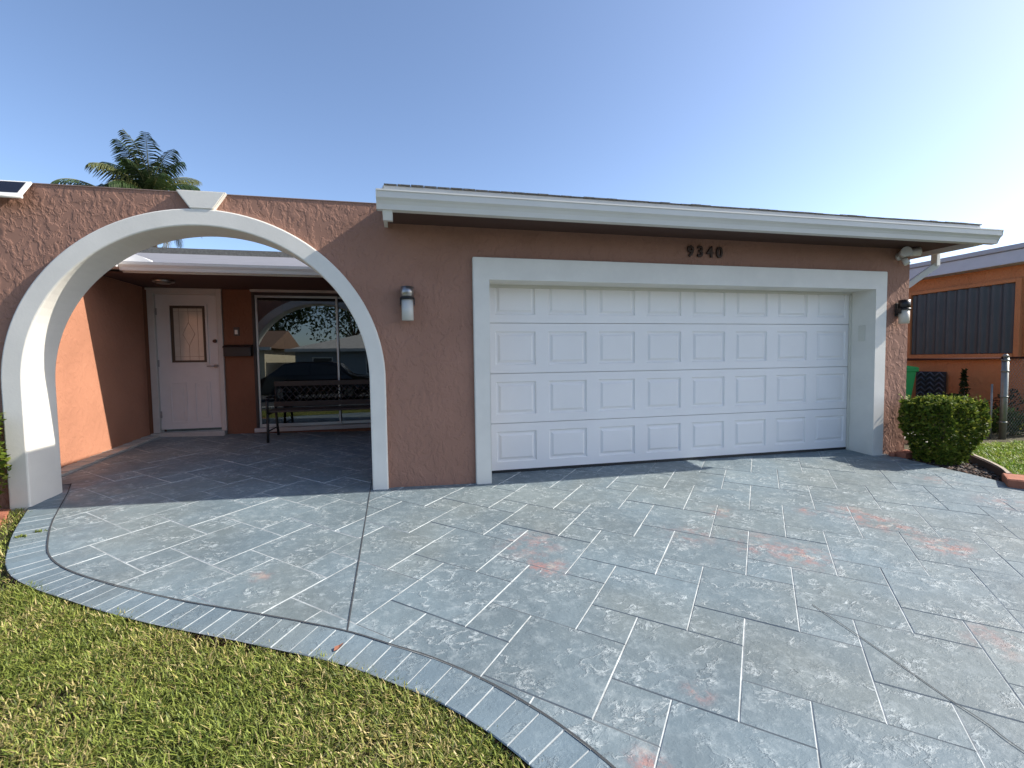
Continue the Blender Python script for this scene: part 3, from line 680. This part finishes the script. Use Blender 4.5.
def hedge(name, label, loc, sx, sy, h, n, taper=.8, stems=True, leaf=.045):
    t = thing(name, label, 'bush', loc)
    def lump(x, y, z): return 1+.07*math.sin(7*x+3*z)+.06*math.sin(9*y+5*z+1)+.05*math.sin(11*z+4*x)
    def sample():
        while True:
            f = random.random(); z = random.random()
            k = (taper+(1-taper)*min(1, z*1.5))
            if f < .38:
                z = 1; x, y = random.uniform(-1, 1), random.uniform(-1, 1); nn = Vector((0, 0, 1)); zz = h*(z-abs(random.gauss(0, .05)))*(1-.10*max(abs(x), abs(y))**6)
            else:
                a = random.choice((0, 1, 2, 3)); u = random.uniform(-1, 1); r_ = 1-abs(random.gauss(0, .18))
                x, y = ((r_, u), (-r_, u), (u, r_), (u, -r_))[a]; nn = Vector(((1, 0, 0), (-1, 0, 0), (0, 1, 0), (0, -1, 0))[a]); zz = h*(.06+.92*z)
            # round the corners in plan
            rr = (abs(x)**5+abs(y)**5)**.2
            if rr > 1: x /= rr; y /= rr
            kk = k*lump(x, y, zz)
            return Vector((x*sx*kk, y*sy*kk, zz*(1+.03*math.sin(9*x+5*y)))), nn
    # sprigs standing out of the top
    bm = bmesh.new(); P_ = []
    for i in range(9):
        x, y = random.uniform(-.5, .5)*sx, random.uniform(-.5, .5)*sy; cyl(bm, (x*.25, y*.25, 0), (x, y, h*.9), .014, .005, 6)
    obj('stem', bm, bark, t)
    V = []; C = []; nl = 0
    for i in range(60):
        x, y = random.uniform(-1, 1)*sx*.95, random.uniform(-1, 1)*sy*.95; L_ = random.uniform(.04, .13); lean = Vector((random.gauss(0, .4), random.gauss(0, .4), 1)).normalized()
        for k in range(7):
            p = Vector((x, y, h*.97))+lean*L_*k/7; d = Vector((random.gauss(0, 1), random.gauss(0, 1), .6)).normalized(); s = leaf*random.uniform(.5, .9); sd_ = d.cross(Vector((0, 0, 1))).normalized()*s*.28
            V += [p, p+d*s*.5+sd_, p+d*s, p+d*s*.5-sd_]; c = np.array(random.choice(GREENS))*random.uniform(1.2, 1.9); C += [c]*4; nl += 1  # sprig leaves lightened: sun through the top leaves put into their colour
    link('foliage', leaf_cloud(n, sample, leaf, GREENS, (np.array([tuple(v) for v in V]), np.array(C))), leafm, t)
    return t
hedge('clipped_bush', 'clipped square green bush at the right corner of the garage', (5.44, -.41, zg(5.44, -.41)-.05), .30, .29, .79, 14000, .60)
hedge('clipped_bush', 'clipped green bush beside the left foot of the white arch', (-4.56, -.30, zg(-4.5, -.3)-.02), .42, .26, .80, 6500, .85)

def blades(n, pts, hmin, hmax, wid, zfun, patch=True):
    """broad-bladed lawn as one mesh: two quads per blade"""
    x, y = pts[:, 0], pts[:, 1]; n = len(x); z = zfun(x, y)
    pz = .5+.5*np.sin(x*9.3+2*np.sin(y*7.1))*np.sin(y*8.7+1.5*np.sin(x*6.3)); h = rng.uniform(hmin, hmax, n)*(.7+.6*pz); az = rng.uniform(0, 2*np.pi, n); lean = rng.uniform(.35, 1.25, n); w_ = wid*rng.uniform(.45, 1.6, n)
    dx, dy = np.cos(az), np.sin(az); px, py = -dy, dx
    V = np.zeros((n, 6, 3))
    for r, (t_, ww) in enumerate(((0, .8), (.55, 1), (1, .12))):
        ox = dx*h*lean*t_**1.6; oy = dy*h*lean*t_**1.6; oz = h*(t_-.28*lean*t_**2.2)
        for s, k in ((-1, 0), (1, 1)):
            V[:, 2*r+k] = np.stack([x+ox+s*px*w_*ww/2, y+oy+s*py*w_*ww/2, z+oz], 1)
    F = np.array([[0, 1, 3, 2], [2, 3, 5, 4]])[None]+6*np.arange(n)[:, None, None]
    base = np.array([(.22, .265, .05), (.28, .32, .07), (.12, .165, .03), (.40, .36, .11), (.55, .46, .22), (.46, .37, .16)])
    pn = .5+.25*np.sin(x*5.1+1.3*np.sin(y*4))+.25*np.sin(y*6.3+1.7*np.sin(x*3.1)+2)
    straw = np.clip(pn*1.3-.25, 0, 1)
    pick = np.where(rng.random(n) < .09+.36*straw, rng.integers(3, 6, n), rng.integers(0, 3, n))
    c = base[pick]*rng.uniform(.6, 1.3, (n, 1)); C = np.repeat(c[:, None], 6, 1); C[:, 4:] *= 1.1
    return V.reshape(-1, 3), F.reshape(-1, 4), C.reshape(-1, 3)
def inside(poly, x, y):
    r = np.zeros(len(x), bool); j = len(poly)-1
    for i in range(len(poly)):
        xi, yi = poly[i]; xj, yj = poly[j]
        with np.errstate(divide='ignore', invalid='ignore'):
            r ^= ((yi > y) != (yj > y)) & (x < (xj-xi)*(y-yi)/(yj-yi+1e-12)+xi)
        j = i
    return r
zgv = np.vectorize(zg)
outS = resample(OUT, .05)
poly = [(p.x+.012, p.y+.012) for p in outS[2:] if p.y > -6]+[(-.31, -6), (-6.5, -6), (-6.5, -.55), (-4.3, -.55), (-4.05, -.42)]
N1 = 900000
pp = np.stack([rng.uniform(-6.5, -.2, N1), rng.uniform(-6, .2, N1)], 1); keep = inside(poly, pp[:, 0], pp[:, 1])
d = np.hypot(pp[:, 0]+.9, pp[:, 1]+4.73); keep &= (rng.random(N1) < np.where(d < 4.0, 1, .25)); pp = pp[keep]
bare = np.sin(pp[:, 0]*3.7+2.1*np.sin(pp[:, 1]*2.9))*np.sin(pp[:, 1]*4.3+1.7*np.sin(pp[:, 0]*3.3+1))+.35*np.sin(pp[:, 0]*17+3*np.sin(pp[:, 1]*11))
pp = pp[(bare < .95) | (rng.random(len(pp)) < .25)]
V, F, C = blades(0, pp, .018, .048, .0043, lambda x, y: zgv(x, y)-.030)
g = link('lawn_grass', np_mesh('lawn_grass', V, F, C), grassm); tag(g, 'sunlit green and straw coloured lawn along the curved driveway border', 'lawn', kind='stuff')

# right side: bed edging, mulch, small lawn, concrete pad
def edging(bm, pts, wd, z0, z1):
    L_ = []
    for i, p in enumerate(pts):
        d = (pts[min(i+1, len(pts)-1)]-pts[max(i-1, 0)]).normalized(); nn = Vector((-d.y, d.x))*wd/2; zz = zg(p.x, p.y)
        L_.append([bm.verts.new((p.x+nn.x, p.y+nn.y, zz+z0)), bm.verts.new((p.x+nn.x, p.y+nn.y, zz+z1)), bm.verts.new((p.x-nn.x, p.y-nn.y, zz+z1)), bm.verts.new((p.x-nn.x, p.y-nn.y, zz+z0))])
    for a, b in zip(L_[:-1], L_[1:]):
        for k in range(4): bm.faces.new((a[k], a[(k+1) % 4], b[(k+1) % 4], b[k]))
    bm.faces.new(L_[0]); bm.faces.new(L_[-1][::-1])
EDG = resample([(6.5, .15), (6.1, -.22), (5.85, -.50), (5.65, -.78), (5.42, -1.05), (5.22, -1.22)], .06)
bm = bmesh.new(); edging(bm, EDG, .05, -.12, .065)
t = thing('bed_edging', 'dark curved concrete edging around the mulch bed by the lawn', 'garden edging', (5.9, -.6, 0)); wobj('edge_strip', bm, mat('edging_brown', (.10, .055, .04), .85, var=.25, bump=.004), t)
bm = bmesh.new(); edging(bm, [p+Vector((.04, .04)) for p in EDG], .03, -.12, .075); wobj('edge_cap', bm, mat('edging_pale', (.40, .33, .26), .85, var=.2, bump=.004), t)
bm = bmesh.new()
bedp = [(5.125, .0), (5.43, .0), (6.5, .15)]+[(p.x, p.y) for p in EDG]+[(5.125, -1.3)]
bv = [bm.verts.new((x, y, zg(x, y)-.035)) for x, y in bedp]; bm.faces.new(bv); tag(obj('mulch_bed', bm, soil), kind='structure')
V = []; F = []; C = []
for i in range(1500):
    while True:
        x, y = random.uniform(5.12, 6.3), random.uniform(-1.3, .1)
        if inside(bedp, np.array([x]), np.array([y]))[0]: break
    s = random.uniform(.010, .032); o_ = len(V); c = np.array(random.choice([(.05, .035, .028), (.09, .07, .06), (.16, .14, .125), (.03, .024, .02), (.11, .06, .04)])); z = zg(x, y)-.03
    for k in range(6):
        dv = Vector((random.gauss(0, 1), random.gauss(0, 1), random.gauss(0, .6))).normalized()
    e = [Vector((1, 0, 0)), Vector((0, 1, 0)), Vector((-1, 0, 0)), Vector((0, -1, 0)), Vector((0, 0, .7)), Vector((0, 0, -.6))]
    rz = Matrix.Rotation(random.uniform(0, 6), 3, 'Z') @ Matrix.Rotation(random.uniform(-.6, .6), 3, 'X')
    for q in e: V.append(tuple(Vector((x, y, z+s*.3))+rz@(q*s*random.uniform(.6, 1.2)))); C.append(c)
    for (a, b) in ((0, 1), (1, 2), (2, 3), (3, 0)): F.append((o_+a, o_+b, o_+4)); F.append((o_+b, o_+a, o_+5))
g = link('mulch_gravel', np_mesh('mulch', V, F, np.array(C)), attr_mat('gravel', .9)); tag(g, 'dark mulch and gravel in the bed beside the driveway', 'mulch', kind='stuff')
N2 = 60000
pp = np.stack([rng.uniform(5.3, 9.4, N2), rng.uniform(-3.5, .45, N2)], 1)
lp = [(p.x+.09, p.y+.07) for p in EDG]+[(5.2, -1.6), (5.2, -3.5), (9.4, -3.5), (9.4, .35), (7.4, .35), (6.75, .2)]
pp = pp[inside(lp, pp[:, 0], pp[:, 1])]
V, F, C = blades(0, pp, .03, .075, .008, lambda x, y: zgv(x, y)-.06)
g = link('lawn_grass', np_mesh('lawn_grass', V, F, C*np.array((.9, 1.2, .6))), grassm); tag(g, 'bright green lawn strip beside the right mulch bed and fence', 'lawn', kind='stuff')
bm = bmesh.new(); box(bm, 6.3, 7.35, .35, 1.1, -.2, zg(6.8, .6)+.02, .01); tag(obj('concrete_pad', bm, conc), kind='structure')
# terracotta pieces
def brick(label, c, rz, lx, ly, z0, h, grp='terracotta edging bricks'):
    t_ = bmesh.new(); box(t_, -lx/2, lx/2, -ly/2, ly/2, 0, h, .012)
    for v in t_.verts: v.co += Vector((random.gauss(0, .004), random.gauss(0, .004), random.gauss(0, .004)))
    o = obj('terracotta_brick', t_, terra); o.location = (*c, z0); o.rotation_euler = (0, 0, rz); return tag(o, label, 'brick', grp)
brick('terracotta edging brick touching the foot of the white arch', (-4.20, -.17), R(-62), .26, .20, zg(-4.2, -.1)-.10, .10)
brick('terracotta edging brick against the curved grey border, near the lawn', (-4.08, -.44), R(-64), .26, .18, zg(-4.1, -.4)-.10, .095)
brick('terracotta edging brick under the left bush at the photo edge', (-4.46, -.32), R(-58), .24, .20, zg(-4.4, -.3)-.10, .10)
brick('large terracotta brick at the front end of the dark bed edging', (5.17, -1.33), R(38), .36, .22, zg(5.2, -1.4)-.08, .16)
brick('terracotta brick beyond the bed edging at the right photo edge', (5.43, -1.50), R(30), .30, .20, zg(5.4, -1.5)-.08, .10)
brick('small red brick lying at the foot of the right stucco pillar', (5.28, -.13), R(12), .26, .13, zg(5.2, -.1)-.04, .09)
brick('pale broken brick lump at the right foot of the garage frame', (5.10, -.10), R(40), .07, .06, zg(5.1, -.1)-.02, .06)
bm = bmesh.new()
LV = [(-.030, 0, .004), (-.012, .013, .012), (.012, .011, .006), (.034, 0, .010), (.012, -.012, .013), (-.012, -.011, .004)]
vs_ = [bm.verts.new(c) for c in LV]; c0 = bm.verts.new((0, 0, .001))
for k in range(6): bm.faces.new((vs_[k], vs_[(k+1) % 6], c0))
o = obj('fallen_leaf', bm, mat('dry_leaf', (.22, .085, .05), .8, var=.3, vscale=40)); o.location = (-1.245, -2.43, zg(-1.245, -2.43)+.002); o.rotation_euler = (0, 0, .9); tag(o, 'dry reddish leaf lying on the curved grey border near the lawn', 'leaf')
# two weeds in the border
for (x, y, lab) in ((-3.60, -.62, 'larger green weed tuft growing through the grey border'), (-3.66, -.70, 'smaller green weed tuft nearer the lawn edge')):
    V, F, C = blades(0, np.stack([rng.normal(x, .018, 30), rng.normal(y, .010, 30)], 1), .012, .03, .006, lambda a, b: zgv(a, b)-.002)
    tag(link('weed', np_mesh('weed', V, F, C*.8), grassm), lab, 'weed', 'weeds on the driveway border')

# ------------------------------------------------------------------ right neighbour
NX = 9.5
nb = thing('neighbour_house', 'orange stucco neighbour house with pale eaves and a corrugated shutter', 'house', (NX, 3, 0))
bm = bmesh.new(); box(bm, NX, NX+8, .95, 16, -.5, 3.0); wobj('wall', bm, orange, nb)
lav = mat('lavender_fascia', (.46, .46, .49), .5, var=.06)
bm = bmesh.new(); box(bm, NX-.32, NX+8.4, .60, 16.4, 2.80, 3.02, .01); wobj('fascia', bm, lav, nb)
bm = bmesh.new(); box(bm, NX-.36, NX+8.44, .56, 16.44, 3.023, 3.11, .015); wobj('roof', bm, mat('grey_flat_roof', (.36, .36, .39), .6, var=.1), nb)
wy0, wy1, wz0_, wz1_ = 1.24, 2.92, 1.25, 2.50
bm = bmesh.new(); n_ = 150
def cz(t): return .024*math.sin(2*math.pi*t*9.5)
A_ = [bm.verts.new((NX-.05+cz(i/n_), wy0+(wy1-wy0)*i/n_, wz0_+.03)) for i in range(n_+1)]; B_ = [bm.verts.new((NX-.05+cz(i/n_), wy0+(wy1-wy0)*i/n_, wz1_)) for i in range(n_+1)]
for i in range(n_): bm.faces.new((A_[i], A_[i+1], B_[i+1], B_[i])).smooth = True
wobj('window_shutter', bm, mat('charcoal_metal', (.055, .063, .066), .5, .1, var=.15, vscale=2), nb)
bm = bmesh.new(); box(bm, NX-.09, NX, wy0-.09, wy0-.01, wz0_-.08, wz1_+.07, .006); box(bm, NX-.09, NX, wy1+.01, wy1+.09, wz0_-.08, wz1_+.07, .006); box(bm, NX-.09, NX, wy0-.01, wy1+.01, wz1_+.005, wz1_+.07, .006); box(bm, NX-.11, NX, wy0-.01, wy1+.01, wz0_-.08, wz0_+.02, .006)
wobj('window_frame', bm, orange, nb)
# zigzag panel
t = thing('zigzag_panel', 'dark panel with zigzag slats standing against the orange wall', 'panel', (NX-.06, 2.52, -.02))
bm = bmesh.new(); box(bm, -.03, .0, -.27, .27, .0, .95, .006); obj('board', bm, mat('dark_board', (.02, .02, .025), .6), t)
bm = bmesh.new()
for r in range(9):
    for c in range(3):
        y0, z0 = -.25+c*.166, .05+r*.1
        for (ya, za, yb, zb) in ((y0, z0, y0+.083, z0+.09), (y0+.083, z0+.09, y0+.166, z0)): cyl(bm, (-.035, ya, za), (-.035, yb, zb), .012, None, 6)
obj('zigzag_slats', bm, mat('grey_slat', (.10, .10, .115), .6), t)
# wheelie bin
t = thing('wheelie_bin', 'bright green wheelie bin behind the right corner of the house', 'bin', (8.72, 2.82, -.05), R(60))
gr = mat('green_plastic', (.03, .42, .10), .4, var=.06)
bm = bmesh.new()
lo = [(-.24, -.25), (.24, -.25), (.24, .25), (-.24, .25)]; hi = [(-.30, -.36), (.30, -.36), (.30, .36), (-.30, .36)]
A_ = [bm.verts.new((x, y, .06)) for x, y in lo]; B_ = [bm.verts.new((x, y, 1.02)) for x, y in hi]
bm.faces.new(A_[::-1]); bm.faces.new(B_)
for k in range(4): bm.faces.new((A_[k], A_[(k+1) % 4], B_[(k+1) % 4], B_[k]))
bmesh.ops.bevel(bm, geom=list(bm.edges), offset=.03, segments=3, affect='EDGES'); box(bm, -.32, .32, -.38, .38, .99, 1.04, .012); obj('body', bm, gr, t)
bm = bmesh.new(); prism(bm, [(-.39, 1.04), (.42, 1.04), (.42, 1.065), (.2, 1.10), (-.2, 1.11), (-.36, 1.08)], 'x', -.33, .33); bmesh.ops.bevel(bm, geom=list(bm.edges), offset=.008, segments=2, affect='EDGES'); cyl(bm, (-.28, .43, 1.03), (.28, .43, 1.03), .018, None, 12); obj('lid', bm, gr, t)
for s in (-1, 1):
    bm = bmesh.new(); cyl(bm, (s*.24, .28, .13), (s*.30, .28, .13), .13, None, 24); obj('wheel', bm, black, t)
# chain link fence
t = thing('chain_link_fence', 'galvanised chain link fence with dark top rail before the orange house', 'fence', (7.8, .62, 0))
galv = mat('galvanised_steel', (.21, .215, .20), .45, .6, var=.2, vscale=12)
bm = bmesh.new(); zb = zg(8.2, .6)-.1; cyl(bm, (8.18, .60, zb), (8.18, .60, 1.22), .042, None, 18); cyl(bm, (8.18, .60, 1.22), (8.18, .60, 1.265), .05, .02, 18)
for zz in (.2, .6, 1.0, 1.17): cyl(bm, (8.18, .60, zz-.015), (8.18, .60, zz+.015), .047, None, 18)
wobj('post', bm, galv, t)
bm = bmesh.new(); cyl(bm, (8.02, .66, zb), (8.02, .66, .80), .013, None, 10); wobj('stake', bm, galv, t)
bm = bmesh.new(); cyl(bm, (5.9, .62, 1.205), (8.14, .62, 1.205), .017, None, 10); cyl(bm, (8.22, .62, 1.205), (11, .62, 1.205), .017, None, 10); wobj('rail', bm, mat('rusty_rail', (.045, .016, .013), .95, var=.3, vscale=10, spec=.05), t)
bm = bmesh.new()
def wire(a, b): cyl(bm, a, b, .0022, None, 4, 0, False)
x0, x1, z0, z1, st_ = 8.2, 10.4, zb+.1, 1.22, .062
x = x0-(z1-z0)
while x < x1:
    for s in (1, -1):
        ax, az, bx, bz = (x, z0, x+(z1-z0), z1) if s == 1 else (x+(z1-z0), z0, x, z1)
        # clip in x
        P0, P1 = Vector((ax, .62+.003*s, az)), Vector((bx, .62+.003*s, bz))
        for lim, keepgt in ((x0, True), (x1, False)):
            ia, ib = (P0.x >= lim) == keepgt or P0.x == lim, (P1.x >= lim) == keepgt or P1.x == lim
            if not ia and not ib: P0 = None; break
            if ia != ib:
                q = P0.lerp(P1, (lim-P0.x)/(P1.x-P0.x))
                if not ia: P0 = q
                else: P1 = q
        if P0 is not None and (P1-P0).length > .01: wire(P0, P1)
    x += st_
wobj('mesh', bm, galv, t)
# dark shrubs along the orange wall
def shrub(name, label, loc, r, h, n, cols, cat='shrub', cone=False):
    t = thing(name, label, cat, loc)
    def sample():
        a = random.uniform(0, 2*math.pi); z = random.random()
        k = (1-z) if cone else math.sin(math.pi*min(.97, .12+.88*z))**.7
        rr = r*k*random.uniform(.35, 1)*(1+.25*math.sin(3*a+7*z)); nn = Vector((math.cos(a), math.sin(a), .6)).normalized()
        return Vector((rr*math.cos(a), rr*math.sin(a), h*z)), nn
    link('foliage', leaf_cloud(n, sample, .06 if not cone else .05, cols), leafm, t)
    bm = bmesh.new(); cyl(bm, (0, 0, 0), (0, 0, h*.8), .015, .006, 6)
    for k in range(5):
        a = k*1.3; cyl(bm, (0, 0, h*.15), (r*.6*math.cos(a), r*.6*math.sin(a), h*.6), .008, .003, 5)
    obj('stem', bm, bark, t)
DK = [(.03, .05, .015), (.022, .038, .014), (.045, .055, .022)]
MIDG = [(.05, .085, .02), (.04, .07, .018), (.09, .10, .03)]
shrub('conifer', 'narrow dark conifer standing against the orange wall', (9.2, 1.80, -.02), .13, 1.0, 900, DK, 'conifer', True)
shrub('shrub', 'low dark shrub beside the galvanised fence post', (8.15, 1.25, -.05), .36, .62, 1400, DK)
shrub('shrub', 'dark shrub between the concrete pad and the conifer', (7.75, 1.45, -.05), .32, .48, 1100, DK)
shrub('shrub', 'sparse mid green shrub under the fence mesh', (8.75, .92, -.05), .34, .40, 1000, MIDG)
shrub('shrub', 'reddish leaved shrub behind the fence mesh by the wall', (9.2, 1.15, -.03), .24, .68, 420, [(.06, .05, .025), (.09, .035, .02), (.04, .05, .02)])

# ------------------------------------------------------------------ palms
def palm(label, x, y, zc, nf, fl, zmin=-50, zmax=80, seed=1, azs=None, trunk=True):
    rd = random.Random(seed); t = thing('palm_tree', label, 'palm tree', (x, y, -.1)); V = []; C = []; rb = bmesh.new()
    for f in range(nf):
        az = (azs[f] if azs else f*2.399+rd.uniform(-.3, .3)); el = R(zmin+(zmax-zmin)*((f+.5)/nf)**.75) if not azs else R(rd.uniform(zmin, zmax))
        L_ = fl*rd.uniform(.8, 1.1); hd_ = Vector((math.cos(az), math.sin(az), 0)); p = Vector((0, 0, zc+.1)); pts = [p.copy()]; e = el
        for k in range(14):
            p = p+(hd_*math.cos(e)+Vector((0, 0, math.sin(e))))*L_/14; e -= R(2.6+2.4*math.cos(max(e, 0)))*(.4+k/9); pts.append(p.copy())
        for k in range(14): cyl(rb, pts[k], pts[k+1], .035*(1-k/15), .035*(1-(k+1)/15), 5, 0, False)
        side = hd_.cross(Vector((0, 0, 1))); tone = np.array(rd.choice([(.035, .06, .02), (.05, .08, .025), (.09, .10, .03), (.028, .045, .02)]))
        if el < R(-15): tone = np.array((.12, .10, .04))
        for k in range(46):
            u = .12+.87*k/46; i = min(13, int(u*14)); a = pts[i].lerp(pts[i+1], u*14-i); d = (pts[i+1]-pts[i]).normalized(); ln = fl*.30*math.sin(math.pi*min(.96, u*.85+.12))**.6*rd.uniform(.85, 1.1)
            for s in (-1, 1):
                dr = (side*s*.75+d*.65+Vector((0, 0, -.6+rd.uniform(-.15, .15)))).normalized(); tip = a+dr*ln+Vector((0, 0, -.28*ln)); mid = a+dr*ln*.55; wv = d*.028*fl/3
                V += [a-wv*.5, a+wv*.5, mid+wv, mid-wv, mid-wv, mid+wv, tip+wv*.1, tip-wv*.1]; c = tone*rd.uniform(.7, 1.3); C += [c]*8
    link('crown', np_mesh('crown', np.array([tuple(v) for v in V]), np.arange(len(V)).reshape(-1, 4), np.array(C)), palmm, t)
    obj('rachis', rb, mat('palm_rachis', (.14, .14, .05), .6), t)
    bm = bmesh.new(); k_ = 24
    for k in range(k_):
        z0 = zc*k/k_; z1 = zc*(k+1)/k_; cyl(bm, (.25*math.sin(z0*.25), 0, z0), (.25*math.sin(z1*.25), 0, z1), .17-.05*k/k_, .155-.05*k/k_, 12)
    for v in bm.verts: v.co.x -= .25*math.sin(zc*.25)
    obj('trunk', bm, bark, t)
palm('tall coconut palm rising behind the parapet wall left of the keystone', -11.15, 18, 8.35, 34, 2.4, -62, 89, 12)
palm('lower palm with one dark drooping frond showing above the left wall', -13.0, 18, 8.55, 14, 1.6, -40, 22, 9)

# ------------------------------------------------------------------ across the street (seen in the glass)
def simple_house(label, x0, x1, y0, y1, h, wallc, roofc, zb, hip=True, slope=.32):
    t = thing('house', label, 'house', ((x0+x1)/2, (y0+y1)/2, zb))
    bm = bmesh.new(); box(bm, x0, x1, y0, y1, zb, zb+h); wobj('wall', bm, wallc, t)
    e = .5; ym = (y0+y1)/2; rh = (y1-y0)/2*slope
    bm = bmesh.new(); A_ = [bm.verts.new(c) for c in ((x0-e, y0-e, zb+h), (x1+e, y0-e, zb+h), (x1+e, y1+e, zb+h), (x0-e, y1+e, zb+h))]; k = (y1-y0)/2 if hip else -e
    r0, r1 = bm.verts.new((x0+k, ym, zb+h+rh)), bm.verts.new((x1-k, ym, zb+h+rh))
    for f in ((A_[0], A_[1], r1, r0), (A_[2], A_[3], r0, r1), (A_[1], A_[2], r1), (A_[3], A_[0], r0), (A_[3], A_[2], A_[1], A_[0])): bm.faces.new(f)
    wobj('roof', bm, roofc, t)
    bm = bmesh.new(); box(bm, x0-e-.02, x1+e+.02, y1+e-.02, y1+e+.03, zb+h-.14, zb+h+.06); wobj('fascia', bm, white, t)
    n_ = max(2, int((x1-x0)/3.2))
    for k in range(n_):
        xx = x0+(x1-x0)*(k+.5)/n_
        bm = bmesh.new(); box(bm, xx-.65, xx+.65, y1+.002, y1+.05, zb+.9, zb+2.1, .01); wf = wobj('window', bm, white, t)
        bm = bmesh.new(); box(bm, xx-.57, xx+.57, y1+.052, y1+.06, zb+.98, zb+2.02); pn = obj('pane', bm, mat('dark_pane', (.03, .035, .04), .08)); pn.parent = wf; pn.matrix_parent_inverse = Matrix.Identity(4); pn.location = (0, 0, 0)
    return t
simple_house('low grey house across the street with a wide pale roof', -8.0, 9, -31, -22.5, 2.6, mat('grey_house', (.30, .33, .34), .8, var=.1), mat('pale_roof', (.50, .48, .45), .8, var=.15, vscale=3), -.45)
simple_house('sunlit cream house across the street beyond the grey house', -22, -9.6, -30, -21.5, 2.7, mat('cream_house', (.68, .60, .44), .8, var=.08), mat('brown_roof', (.20, .12, .08), .85, var=.2, vscale=3), -.45, False)
def tree(label, x, y, zb, h, cr, n, seed):
    rd = random.Random(seed); t = thing('broadleaf_tree', label, 'tree', (x, y, zb), 0, 'trees across the street')
    bm = bmesh.new(); cyl(bm, (0, 0, 0), (.1, .05, h*.45), .22, .15, 12); cl = []
    for k in range(9):
        a = k*2.4; e = Vector((cr*.65*math.cos(a)*rd.uniform(.5, 1), cr*.65*math.sin(a)*rd.uniform(.5, 1), h*rd.uniform(.55, .92))); cyl(bm, (.1, .05, h*.42), e, .09, .025, 7); cl.append((e, cr*rd.uniform(.35, .55)))
    obj('trunk', bm, bark, t)
    def sample():
        c, r = rd.choice(cl); d = Vector((rd.gauss(0, 1), rd.gauss(0, 1), rd.gauss(0, .75))).normalized(); return c+d*r*rd.uniform(.4, 1)**.6, d
    link('crown', leaf_cloud(n, sample, .32, [(.05, .085, .02), (.035, .06, .016), (.07, .10, .03)]), leafm, t)
tree('broad green tree behind the middle of the grey house', -5.5, -34, -.45, 9, 4.2, 3500, 3)
tree('tall green tree behind the gap between the two houses', -12.5, -35, -.45, 8, 3.6, 3000, 5)
tree('dense green tree beside the street to the right', 1.5, -20.5, -.45, 6.5, 2.8, 2600, 8)
# dark suv parked on the street
t = thing('parked_car', 'black sport utility car parked on the street facing the house', 'car', (-4.9, -12.6, -.43))
carp = mat('black_car_paint', (.012, .012, .014), .18, spec=.8)
side = [(-2.35, .35), (-2.40, .75), (-2.30, 1.0), (-1.95, 1.12), (-1.35, 1.66), (-.8, 1.76), (.6, 1.76), (1.05, 1.66), (1.45, 1.12), (2.15, 1.04), (2.35, .85), (2.38, .4), (2.2, .28), (-2.2, .28)]
bm = bmesh.new(); prism(bm, side, 'y', -.93, .93)
for v in bm.verts:
    if v.co.z > 1.15: v.co.y *= .82
bmesh.ops.bevel(bm, geom=list(bm.edges), offset=.05, segments=2, affect='EDGES'); obj('body', bm, carp, t)
for sgn in (-1, 1):
    bm = bmesh.new()
    for pr in ([(-1.72, 1.16), (-1.30, 1.60), (-.25, 1.66), (-.25, 1.16)], [(-.17, 1.16), (-.17, 1.66), (.62, 1.64), (1.0, 1.56), (1.25, 1.16)]):
        A_ = [bm.verts.new((x, sgn*(.935 if z < 1.3 else .79), z)) for x, z in pr]; B_ = [bm.verts.new((x, sgn*(.915 if z < 1.3 else .77), z)) for x, z in pr]
        bm.faces.new(A_); bm.faces.new(B_[::-1])
        for i in range(len(pr)): bm.faces.new((A_[i], B_[i], B_[(i+1) % len(pr)], A_[(i+1) % len(pr)]))
    obj('window', bm, mat('car_glass', (.03, .035, .04), .05), t)
    for xx in (-1.45, 1.45):
        bm = bmesh.new(); cyl(bm, (xx, sgn*.72, .36), (xx, sgn*.96, .36), .36, None, 28); wh = obj('wheel', bm, mat('tyre', (.02, .02, .02), .8), t)
        bm = bmesh.new(); cyl(bm, (xx, sgn*.955, .36), (xx, sgn*.975, .36), .22, None, 24); rm = obj('rim', bm, steel); rm.parent = wh
    bm = bmesh.new(); box(bm, 2.28, 2.41, sgn*.80-.1, sgn*.80+.1, .74, .88, .02); obj('headlight', bm, frost, t)
